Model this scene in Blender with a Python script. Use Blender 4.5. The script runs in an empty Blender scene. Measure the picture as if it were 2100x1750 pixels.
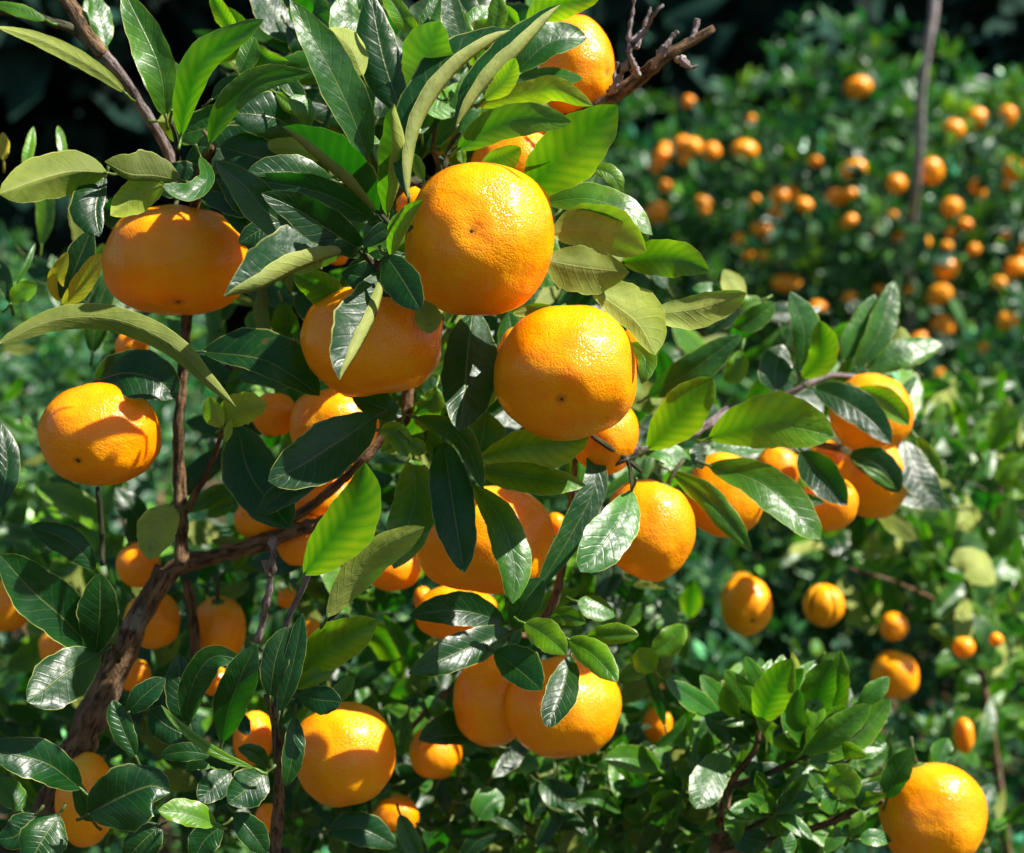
import bpy, math, random
import numpy as np
from mathutils import Vector, Matrix, noise

R = math.radians
rng = random.Random(7)
sc = bpy.context.scene
C = sc.collection

# ------------------------------------------------------------------ camera frame
PITCH = R(10)
CAM = Vector((0, 0, 1.35))
FWD = Vector((0, math.cos(PITCH), -math.sin(PITCH)))
UP = Vector((0, math.sin(PITCH), math.cos(PITCH)))
RT = Vector((1, 0, 0))
K = 36.0 / 50.0 / 2100.0            # metres per photo unit (photo = 2100 x 1750) at one metre


def P(x, y, d):
    return CAM + RT * ((x - 1050) * K * d) + UP * (-(y - 875) * K * d) + FWD * d


SUNC = Vector((0.60, 0.76, 0.20)).normalized()       # right, up, towards the camera
SUN = (RT * SUNC.x + UP * SUNC.y - FWD * SUNC.z).normalized()
SX, SY = SUNC.x / math.hypot(SUNC.x, SUNC.y), -SUNC.y / math.hypot(SUNC.x, SUNC.y)

cam = bpy.data.cameras.new('camera')
cam.lens = 50
cam.sensor_width = 36
cam.clip_start = 0.02
cam.clip_end = 500
cam.dof.use_dof = True
cam.dof.focus_distance = 0.68
cam.dof.aperture_fstop = 8
cam.dof.aperture_blades = 0
co = bpy.data.objects.new('camera', cam)
C.objects.link(co)
co.location = CAM
co.rotation_euler = (math.pi / 2 - PITCH, 0, 0)
sc.camera = co

# ------------------------------------------------------------------ light
w = bpy.data.worlds.new('World')
sc.world = w
w.use_nodes = True
nt = w.node_tree
bg = nt.nodes['Background']
sky = nt.nodes.new('ShaderNodeTexSky')
sky.sky_type = 'NISHITA'
sky.sun_disc = False
sky.sun_elevation = math.asin(SUN.z)
sky.sun_rotation = math.atan2(SUN.x, SUN.y)
nt.links.new(sky.outputs[0], bg.inputs[0])
bg.inputs[1].default_value = 0.052
sl = bpy.data.lights.new('sun', 'SUN')
sl.energy = 5.0
sl.angle = R(0.5)
sl.color = (1.0, 0.95, 0.86)
so = bpy.data.objects.new('sun', sl)
C.objects.link(so)
so.rotation_euler = SUN.to_track_quat('Z', 'Y').to_euler()
vs = sc.view_settings
vs.view_transform = 'Standard'
vs.look = 'None'
vs.gamma = 1
vs.exposure = 1.27


# ------------------------------------------------------------------ materials
class NT:
    def __init__(self, name):
        self.m = bpy.data.materials.new(name)
        self.m.use_nodes = True
        self.t = self.m.node_tree
        self.t.nodes.clear()
        self.out = self.t.nodes.new('ShaderNodeOutputMaterial')

    def n(self, typ, **kw):
        nd = self.t.nodes.new(typ)
        for k, v in kw.items():
            setattr(nd, k, v)
        return nd

    def put(self, sock, v):
        if hasattr(v, 'is_output'):
            self.t.links.new(v, sock)
        elif hasattr(v, '__len__') and len(v) == 3 and sock.type == 'RGBA':
            sock.default_value = (*v, 1)
        else:
            sock.default_value = v

    def math(self, op, a, b=0.0, c=None, clamp=False):
        nd = self.n('ShaderNodeMath', operation=op, use_clamp=clamp)
        self.put(nd.inputs[0], a)
        self.put(nd.inputs[1], b)
        if c is not None:
            self.put(nd.inputs[2], c)
        return nd.outputs[0]

    def mix(self, f, a, b, blend='MIX'):
        nd = self.n('ShaderNodeMix', data_type='RGBA', blend_type=blend)
        self.put(nd.inputs[0], f)
        self.put(nd.inputs[6], a)
        self.put(nd.inputs[7], b)
        return nd.outputs[2]

    def ramp(self, v, lo, hi, a=0.0, b=1.0):
        nd = self.n('ShaderNodeMapRange')
        nd.clamp = True
        for i, x in enumerate((v, lo, hi, a, b)):
            self.put(nd.inputs[i], x)
        return nd.outputs[0]

    def noise(self, vec, scale, detail=3.0, rough=0.55):
        nd = self.n('ShaderNodeTexNoise')
        if vec is not None:
            self.put(nd.inputs['Vector'], vec)
        nd.inputs['Scale'].default_value = scale
        nd.inputs['Detail'].default_value = detail
        nd.inputs['Roughness'].default_value = rough
        return nd.outputs[0]

    def bsdf(self, color, rough, spec=0.5, normal=None):
        nd = self.n('ShaderNodeBsdfPrincipled')
        self.put(nd.inputs['Base Color'], color)
        self.put(nd.inputs['Roughness'], rough)
        self.put(nd.inputs['Specular IOR Level'], spec)
        if normal is not None:
            self.put(nd.inputs['Normal'], normal)
        return nd

    def bump(self, h, strength, dist):
        nd = self.n('ShaderNodeBump')
        nd.inputs['Strength'].default_value = strength
        nd.inputs['Distance'].default_value = dist
        self.put(nd.inputs['Height'], h)
        return nd.outputs[0]

    def end(self, shader):
        self.t.links.new(shader, self.out.inputs[0])
        return self.m


def leaf_material(name, detail=True):
    N = NT(name)
    att = N.n('ShaderNodeVertexColor', layer_name='tint')
    sp = N.n('ShaderNodeSeparateColor')
    N.put(sp.inputs[0], att.outputs[0])
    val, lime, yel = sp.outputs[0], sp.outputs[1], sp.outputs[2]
    uv = N.n('ShaderNodeUVMap', uv_map='UVMap')
    sx = N.n('ShaderNodeSeparateXYZ')
    N.put(sx.inputs[0], uv.outputs[0])
    s, t = sx.outputs[0], N.math('ABSOLUTE', N.math('MULTIPLY_ADD', sx.outputs[1], 2.0, -1.0))
    back = N.n('ShaderNodeNewGeometry').outputs['Backfacing']
    tex = N.n('ShaderNodeTexCoord').outputs['Object']
    if detail:
        pat = N.noise(tex, 26, 2)
        lime = N.math('ADD', lime, N.math('ADD', N.math('MULTIPLY', N.math('SUBTRACT', pat, 0.5), 0.8), N.math('MULTIPLY', N.math('SUBTRACT', t, 0.55), N.math('MULTIPLY', lime, 0.55))), clamp=True)
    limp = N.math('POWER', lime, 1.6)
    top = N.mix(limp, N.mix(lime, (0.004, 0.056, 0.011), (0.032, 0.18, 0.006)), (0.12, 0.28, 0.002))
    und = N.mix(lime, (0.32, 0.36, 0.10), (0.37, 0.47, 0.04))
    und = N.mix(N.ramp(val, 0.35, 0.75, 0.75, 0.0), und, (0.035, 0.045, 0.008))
    if not detail:
        top = N.mix(lime, (0.012, 0.075, 0.038), (0.11, 0.25, 0.015))
        und = N.mix(lime, (0.022, 0.075, 0.035), (0.09, 0.21, 0.05))
    top = N.mix(yel, top, (0.62, 0.42, 0.02))
    und = N.mix(yel, und, (0.68, 0.50, 0.06))
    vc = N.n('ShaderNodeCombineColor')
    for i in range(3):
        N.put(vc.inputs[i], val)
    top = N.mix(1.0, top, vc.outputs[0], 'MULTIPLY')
    col = N.mix(back, top, und)
    tr = N.mix(limp, (0.035, 0.26, 0.003), (0.42, 0.70, 0.008))
    tr = N.mix(yel, tr, (0.85, 0.62, 0.03))
    rough = N.mix(back, (0.37,) * 3, (0.62,) * 3)
    nrm = None
    if detail:
        mot = N.noise(tex, 55, 3)
        col = N.mix(N.ramp(mot, 0.3, 0.75), N.mix(1.0, col, (0.72, 0.78, 0.7), 'MULTIPLY'), N.mix(1.0, col, (1.25, 1.18, 1.1), 'MULTIPLY'))
        mid = N.ramp(t, 0.018, 0.05, 1.0, 0.0)
        wob = N.math('MULTIPLY', N.noise(tex, 120, 1), 0.35)
        x = N.math('ADD', N.math('SUBTRACT', N.math('MULTIPLY', s, 9.5), N.math('MULTIPLY', t, 1.7)), wob)
        fr = N.math('ABSOLUTE', N.math('SUBTRACT', N.math('FRACT', x), 0.5))
        vein = N.math('MULTIPLY', N.ramp(fr, 0.02, 0.12, 1.0, 0.0), N.ramp(t, 0.75, 0.98, 1.0, 0.0))
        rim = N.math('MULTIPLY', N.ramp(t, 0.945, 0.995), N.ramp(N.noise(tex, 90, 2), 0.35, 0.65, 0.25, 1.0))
        col = N.mix(N.math('MULTIPLY', vein, 0.05), col, (0.34, 0.42, 0.10))
        col = N.mix(N.math('MULTIPLY', mid, N.ramp(back, 0, 1, 0.22, 0.5)), col, (0.42, 0.46, 0.12))
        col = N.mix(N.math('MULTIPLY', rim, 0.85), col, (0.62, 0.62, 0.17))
        brown = N.ramp(N.noise(tex, 48, 4, 0.65), 0.69, 0.75)
        col = N.mix(N.math('MULTIPLY', brown, 0.65), col, (0.14, 0.085, 0.02))
        spots = N.ramp(N.noise(tex, 260, 1), 0.77, 0.80)
        col = N.mix(N.math('MULTIPLY', spots, 0.6), col, (0.05, 0.035, 0.012))
        tr = N.mix(N.math('MULTIPLY', N.math('ADD', N.math('MULTIPLY', vein, 0.5), mid, clamp=True), 0.35), tr, (0.12, 0.20, 0.01))
        band = N.math('ADD', N.math('ADD', N.math('MULTIPLY', N.ramp(fr, 0.05, 0.5), 0.24), 0.16), N.math('MULTIPLY', N.noise(tex, 34, 3), 0.95))
        band = N.math('MULTIPLY', band, N.ramp(t, 0.05, 0.55, 0.62, 1.05))
        bc = N.n('ShaderNodeCombineColor')
        N.put(bc.inputs[0], N.math('POWER', band, 1.7))
        N.put(bc.inputs[1], N.ramp(band, 0.0, 1.0, 0.35, 1.0))
        N.put(bc.inputs[2], band)
        tr = N.mix(1.0, tr, bc.outputs[0], 'MULTIPLY')
        h = N.math('ADD', N.math('MULTIPLY', N.math('ADD', vein, N.math('MULTIPLY', mid, 2.0)), -0.16), N.math('MULTIPLY', N.noise(tex, 330, 2), 0.45))
        h = N.math('ADD', h, N.math('MULTIPLY', N.noise(tex, 70, 2), 2.6))
        nrm = N.bump(h, 0.42, 0.0012)
    b = N.bsdf(col, rough, N.ramp(back, 0, 1, 0.5 if detail else 1.0, 0.25), nrm)
    tl = N.n('ShaderNodeBsdfTranslucent')
    N.put(tl.inputs[0], tr)
    mx = N.n('ShaderNodeMixShader')
    mx.inputs[0].default_value = 0.40
    N.t.links.new(b.outputs[0], mx.inputs[1])
    if not detail:
        N.t.links.remove(b.inputs['Roughness'].links[0])
        mx.inputs[0].default_value = 0.14
        b.inputs['Roughness'].default_value = 0.40
    N.t.links.new(tl.outputs[0], mx.inputs[2])
    return N.end(mx.outputs[0])


def peel_material(name, base, deep, detail=True):
    N = NT(name)
    tex = N.n('ShaderNodeTexCoord').outputs['Object']
    oi = N.n('ShaderNodeObjectInfo')
    col = N.mix(N.ramp(N.noise(tex, 45, 4), 0.35, 0.7), base, deep)
    col = N.mix(N.math('MULTIPLY', oi.outputs['Random'], 0.5), col, deep)
    nrm = None
    col = N.mix(N.ramp(N.noise(tex, 21, 3), 0.55, 0.72, 0.0, 0.4), col, (0.86, 0.46, 0.02))
    pole = N.n('ShaderNodeAttribute', attribute_name='pole').outputs['Fac']
    pn = N.math('ADD', pole, N.math('MULTIPLY', N.math('SUBTRACT', N.noise(tex, 330, 3, 0.7), 0.5), 0.10))
    col = N.mix(N.ramp(pn, 0.02, 0.11, 0.75, 0.0), col, (0.34, 0.13, 0.012))
    col = N.mix(N.ramp(pn, 2.45, 3.05, 0.0, 0.6), col, (0.72, 0.50, 0.04))
    if detail:
        vo = N.n('ShaderNodeTexVoronoi')
        vo.inputs['Scale'].default_value = 850
        N.put(vo.inputs['Vector'], tex)
        pore = N.ramp(vo.outputs['Distance'], 0.0, 0.5, 0.0, 1.0)
        col = N.mix(N.ramp(pore, 0.0, 0.45, 0.32, 0.0), col, (0.60, 0.13, 0.001))
        dirt = N.ramp(N.noise(tex, 420, 2), 0.71, 0.76)
        col = N.mix(N.math('MULTIPLY', dirt, N.math('MULTIPLY', N.ramp(N.noise(tex, 40, 2), 0.45, 0.65), 0.7)), col, (0.16, 0.05, 0.01))
        scar = N.ramp(N.noise(tex, 75, 5, 0.7), 0.64, 0.74)
        col = N.mix(N.math('MULTIPLY', scar, 0.3), col, (0.72, 0.44, 0.14))
        h = N.math('ADD', N.math('MULTIPLY', pore, 0.7), N.math('MULTIPLY', N.noise(tex, 230, 3), 1.2))
        h = N.math('ADD', h, N.math('MULTIPLY', N.noise(tex, 62, 2), 2.2))
        nrm = N.bump(h, 0.40, 0.0009)
    b = N.bsdf(col, 0.27, 0.36, nrm)
    b.inputs['Subsurface Weight'].default_value = 0.38
    b.inputs['Subsurface Radius'].default_value = (1.0, 0.35, 0.05)
    b.inputs['Subsurface Scale'].default_value = 0.011
    return N.end(b.outputs[0])


def bark_material(name, a, b_, scale=90):
    N = NT(name)
    tex = N.n('ShaderNodeTexCoord').outputs['Object']
    gr = N.n('ShaderNodeAttribute', attribute_name='grain').outputs['Vector']
    n1 = N.noise(tex, scale, 5, 0.65)
    n2 = N.noise(tex, scale * 0.25, 3)
    g1 = N.noise(gr, 2.6, 5, 0.7)
    g2 = N.noise(gr, 5.5, 3, 0.6)
    h = N.math('ADD', N.math('MULTIPLY', g1, 0.65), N.math('MULTIPLY', n1, 0.35))
    col = N.mix(N.ramp(h, 0.36, 0.64), a, b_)
    crack = N.ramp(g2, 0.36, 0.44, 1.0, 0.0)
    col = N.mix(N.math('MULTIPLY', crack, 0.65), col, (0.012, 0.008, 0.005))
    lich = N.ramp(N.noise(tex, scale * 0.45, 4, 0.7), 0.60, 0.68)
    col = N.mix(N.math('MULTIPLY', lich, 0.5), col, (0.30, 0.31, 0.24))
    col = N.mix(N.ramp(n2, 0.55, 0.75, 0, 0.4), col, (0.23, 0.20, 0.17))
    b = N.bsdf(col, 0.85, 0.2, N.bump(N.math('SUBTRACT', h, N.math('MULTIPLY', crack, 0.4)), 1.0, 0.006))
    return N.end(b.outputs[0])


def plain(name, col, rough=0.7, scale=80, var=0.35):
    N = NT(name)
    tex = N.n('ShaderNodeTexCoord').outputs['Object']
    c2 = tuple(x * (1 - var) for x in col)
    n1 = N.noise(tex, scale, 4)
    b = N.bsdf(N.mix(N.ramp(n1, 0.4, 0.6), col, c2), rough, 0.1, N.bump(n1, 0.4, 0.004))
    return N.end(b.outputs[0])


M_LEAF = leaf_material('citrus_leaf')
M_FARLEAF = leaf_material('citrus_leaf_distant', False)
M_PEEL = peel_material('mandarin_peel', (0.97, 0.40, 0.0), (0.96, 0.235, 0.0))
M_FARPEEL = peel_material('mandarin_peel_distant', (0.97, 0.40, 0.02), (0.94, 0.25, 0.0), False)
M_BARK = bark_material('brown_bark', (0.045, 0.024, 0.010), (0.27, 0.165, 0.085))
M_GREYBARK = bark_material('grey_bark', (0.10, 0.075, 0.07), (0.30, 0.24, 0.23))
M_DEAD = bark_material('dead_twig_bark', (0.16, 0.11, 0.10), (0.46, 0.38, 0.37), 160)
M_TWIG = bark_material('green_twig_bark', (0.03, 0.045, 0.02), (0.10, 0.09, 0.045), 150)
M_STAKE = bark_material('weathered_stake', (0.26, 0.22, 0.21), (0.50, 0.44, 0.42), 30)
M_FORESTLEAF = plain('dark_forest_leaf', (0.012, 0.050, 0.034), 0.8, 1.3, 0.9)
M_SCAR = plain('dark_scar', (0.22, 0.11, 0.045), 0.8, 900, 0.75)
M_CALYX = plain('calyx_green', (0.10, 0.16, 0.03), 0.6, 500)


# ------------------------------------------------------------------ objects
def link(o, parent=None):
    C.objects.link(o)
    if parent is not None:
        o.parent = parent
    return o


def mesh(name, verts, faces, mat, uvs=None, tint=None, smooth=True):
    me = bpy.data.meshes.new(name)
    me.from_pydata([tuple(v) for v in verts], [], faces)
    me.materials.append(mat)
    if uvs is not None:
        ul = me.uv_layers.new(name='UVMap')
        idx = np.empty(len(me.loops), dtype=np.int32)
        me.loops.foreach_get('vertex_index', idx)
        ul.data.foreach_set('uv', np.asarray(uvs, dtype=np.float32)[idx].ravel())
    if tint is not None:
        ca = me.color_attributes.new('tint', 'FLOAT_COLOR', 'POINT')
        a = np.ones((len(verts), 4), dtype=np.float32)
        a[:, :3] = tint
        ca.data.foreach_set('color', a.ravel())
    if smooth:
        me.polygons.foreach_set('use_smooth', np.ones(len(me.polygons), dtype=bool))
    me.update()
    return me


def obj(name, me, parent=None, loc=(0, 0, 0)):
    o = bpy.data.objects.new(name, me)
    o.location = loc
    return link(o, parent)


def thing(o, label, cat, group=None):
    o['label'] = label
    o['category'] = cat
    if group:
        o['group'] = group
    return o


def empty(name, loc, label, cat, group=None):
    o = bpy.data.objects.new(name, None)
    o.location = loc
    o.empty_display_size = 0.05
    link(o)
    return thing(o, label, cat, group)


def smooth_path(pts, n):
    """Catmull-Rom through pts (tuples of any length), n samples."""
    pts = [np.array(p, dtype=float) for p in pts]
    if len(pts) == 2:
        return [pts[0] + (pts[1] - pts[0]) * i / (n - 1) for i in range(n)]
    e = [2 * pts[0] - pts[1]] + pts + [2 * pts[-1] - pts[-2]]
    # arc-length-ish parameter
    seg = [np.linalg.norm(pts[i + 1][:2] - pts[i][:2]) + 1e-9 for i in range(len(pts) - 1)]
    tot = sum(seg)
    out = []
    for i in range(n):
        u = tot * i / (n - 1)
        j = 0
        while j < len(seg) - 1 and u > seg[j]:
            u -= seg[j]
            j += 1
        t = min(1.0, u / seg[j])
        a, b, c, d = e[j], e[j + 1], e[j + 2], e[j + 3]
        out.append(0.5 * (2 * b + (c - a) * t + (2 * a - 5 * b + 4 * c - d) * t * t + (3 * b - a - 3 * c + d) * t ** 3))
    return out


def tube_data(path, rough=0.12, sides=9, seed=0, knob=0.0):
    """path: list of (Vector, radius) in metres -> verts, faces (closed ends)"""
    V, F = [], []
    n = len(path)
    for i, (p, r) in enumerate(path):
        a = path[max(0, i - 1)][0]
        b = path[min(n - 1, i + 1)][0]
        d = (b - a).normalized()
        x = d.cross(Vector((0.3, 0.9, 0.2))).normalized()
        y = d.cross(x)
        kn = 1 + knob * rng.random() ** 2
        for k in range(sides):
            an = 2 * math.pi * k / sides
            q = x * math.cos(an) + y * math.sin(an)
            f = 1 + rough * (noise.noise((p + q * r) * (0.35 / max(r, 0.0015)) + Vector((seed, 0, 0))))
            V.append(p + q * (r * f * kn))
    for i in range(n - 1):
        for k in range(sides):
            k2 = (k + 1) % sides
            F.append((i * sides + k, i * sides + k2, (i + 1) * sides + k2, (i + 1) * sides + k))
    F.append(tuple(range(sides))[::-1])
    F.append(tuple((n - 1) * sides + k for k in range(sides)))
    return V, F


def add_grain(me, path, sides):
    """runs along the limb, so that the bark is streaked lengthwise"""
    at = me.attributes.new('grain', 'FLOAT_VECTOR', 'POINT')
    vals, run = [], 0.0
    for i, (p, r) in enumerate(path):
        if i:
            run += (p - path[i - 1][0]).length
        for k in range(sides):
            an = 2 * math.pi * k / sides
            c = max(0.35, r / 0.012)
            vals += [math.cos(an) * c, math.sin(an) * c, run * 22]
    at.data.foreach_set('vector', vals)


TILE = {'1': (0, 0), '2': (630, 0), '3': (1330, 0), '4': (0, 560), '5': (630, 560), '6': (1330, 560),
        'a': (0, 1120), 'b': (630, 1120), 'c': (1330, 1120), 'd': None}
TS = 1100 / 2100 * 0.7


def px(tile, x, y):
    if tile == 'd':
        return x, y
    ox, oy = TILE[tile]
    return ox + x * TS, oy + y * TS


def branch(name, parent, tile, pts, mat, rough=0.14, knob=0.0, seg=5, sides=9):
    """pts: (x, y, depth in cm, radius in tile units)"""
    s = TS if tile != 'd' else 1.0
    q = []
    for x, y, d, r in pts:
        X, Y = px(tile, x, y)
        q.append((X, Y, d / 100.0, r * s))
    path = [(P(a[0], a[1], a[2]), max(0.0004, a[3] * K * a[2])) for a in smooth_path(q, seg * (len(q) - 1) + 1)]
    V, F = tube_data(path, rough, sides, rng.random() * 50, knob)
    base = V[0]
    base = path[0][0].copy()
    off = base - (parent.location if parent else Vector())
    me = mesh(name, [v - base for v in V], F, mat)
    add_grain(me, path, sides)
    return obj(name, me, parent, off)


# ------------------------------------------------------------------ leaves
def leaf_geo(tile, pts, wl, wr, d0, d1, face, lit, fold=0.22, NS=18, NT_=10, pet=24):
    s_ = TS if tile != 'd' else 1.0
    q = [px(tile, *p) for p in pts]
    wl, wr = wl * s_ * 1.08, wr * s_ * 1.08
    d0, d1 = d0 / 100.0, d1 / 100.0
    mid = smooth_path(q, NS + 1)
    L = sum(np.linalg.norm(mid[i + 1] - mid[i]) for i in range(NS))
    up = 1.0 if face == 'T' else -1.0
    ax = mid[-1] - mid[0]
    ax = ax / (np.linalg.norm(ax) + 1e-9)
    along = ax[0] * SX + ax[1] * SY
    ph = rng.random() * 6.28
    wav = rng.uniform(0.02, 0.07)
    curl = rng.uniform(-0.05, 0.16)
    a_, b_ = rng.uniform(0.62, 0.8), rng.uniform(0.62, 0.82)
    pm = (a_ / (a_ + b_)) ** a_ * (b_ / (a_ + b_)) ** b_
    twist = rng.uniform(-0.18, 0.18)
    bow = rng.uniform(0.03, 0.10)
    V, UV, F = [], [], []
    for i in range(NS + 1):
        s = i / NS
        m = mid[i]
        tg = mid[min(NS, i + 1)] - mid[max(0, i - 1)]
        tg = tg / (np.linalg.norm(tg) + 1e-9)
        pl = np.array((tg[1], -tg[0]))
        dl = pl[0] * SX + pl[1] * SY
        pr = max(s, 1e-4) ** a_ * max(1 - s, 1e-4) ** b_ / pm
        pr = max(pr, 0.02)
        dbase = d0 + (d1 - d0) * s
        zc = -lit * 0.55 * L * along * (s - 0.5)             # tip leans away on the sunny side
        zc -= up * bow * L * ((2 * s - 1) ** 2 - 0.3)
        for j in range(NT_ + 1):
            t = -1 + 2 * j / NT_
            # finer margin column
            if j == 1: t = -0.86
            if j == NT_ - 1: t = 0.86
            wv = wl if t < 0 else wr
            sd = 1.0 if t < 0 else -1.0
            at = abs(t)
            o = pl * (sd * wv * pr * at)
            aw = abs(wv) * pr
            if wv >= 0:
                z = aw * at * (up * fold - lit * 1.0 * dl * sd + twist * sd * (s - 0.4) * 2)
                z -= up * curl * aw * at ** 3 * 2
            else:
                z = aw * (0.55 * at + 0.25 * math.sin(math.pi * at))
            z += up * wav * aw * at ** 2 * math.sin(ph + s * 11 + sd) * 2.0
            o = o * (1 + (0.045 * math.sin(ph * 2 + s * 15 + sd * 2) + 0.03 * math.sin(ph * 5 + s * 37 - sd)) * at ** 3)
            d = dbase - (zc + z) * K * dbase
            V.append(P(m[0] + o[0], m[1] + o[1], d))
            UV.append((s, 0.5 + t / 2))
    w1 = NT_ + 1
    for i in range(NS):
        for j in range(NT_):
            f = (i * w1 + j, i * w1 + j + 1, (i + 1) * w1 + j + 1, (i + 1) * w1 + j)
            F.append(f if face == 'T' else f[::-1])
    # petiole
    tg = mid[1] - mid[0]
    tg = tg / (np.linalg.norm(tg) + 1e-9)
    if pet:
        base = V[NT_ // 2]
        dn = d0
        end = P(mid[0][0] - tg[0] * pet, mid[0][1] - tg[1] * pet, dn + 0.004)
        inn = V[w1 + NT_ // 2]
        pv, pf = tube_data([(end, 0.0009), ((end + base) / 2 - UP * 0.0006, 0.0008), (base, 0.0008), (inn * 0.6 + base * 0.4, 0.0005)], 0.05, 5)
        o = len(V)
        V += pv
        F += [tuple(o + k for k in f) for f in pf]
        UV += [(0.02, 0.5)] * len(pv)
    return V, F, UV, L * K * d0, (abs(wl) + abs(wr)) * K * d0


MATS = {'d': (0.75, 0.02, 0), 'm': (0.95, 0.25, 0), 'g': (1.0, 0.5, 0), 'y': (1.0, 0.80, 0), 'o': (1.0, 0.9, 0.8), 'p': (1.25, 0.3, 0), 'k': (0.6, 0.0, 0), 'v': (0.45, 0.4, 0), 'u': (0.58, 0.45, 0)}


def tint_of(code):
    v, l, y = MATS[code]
    return (v * rng.uniform(0.85, 1.15), min(1, max(0, l + rng.uniform(-0.06, 0.1))), y)


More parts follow.
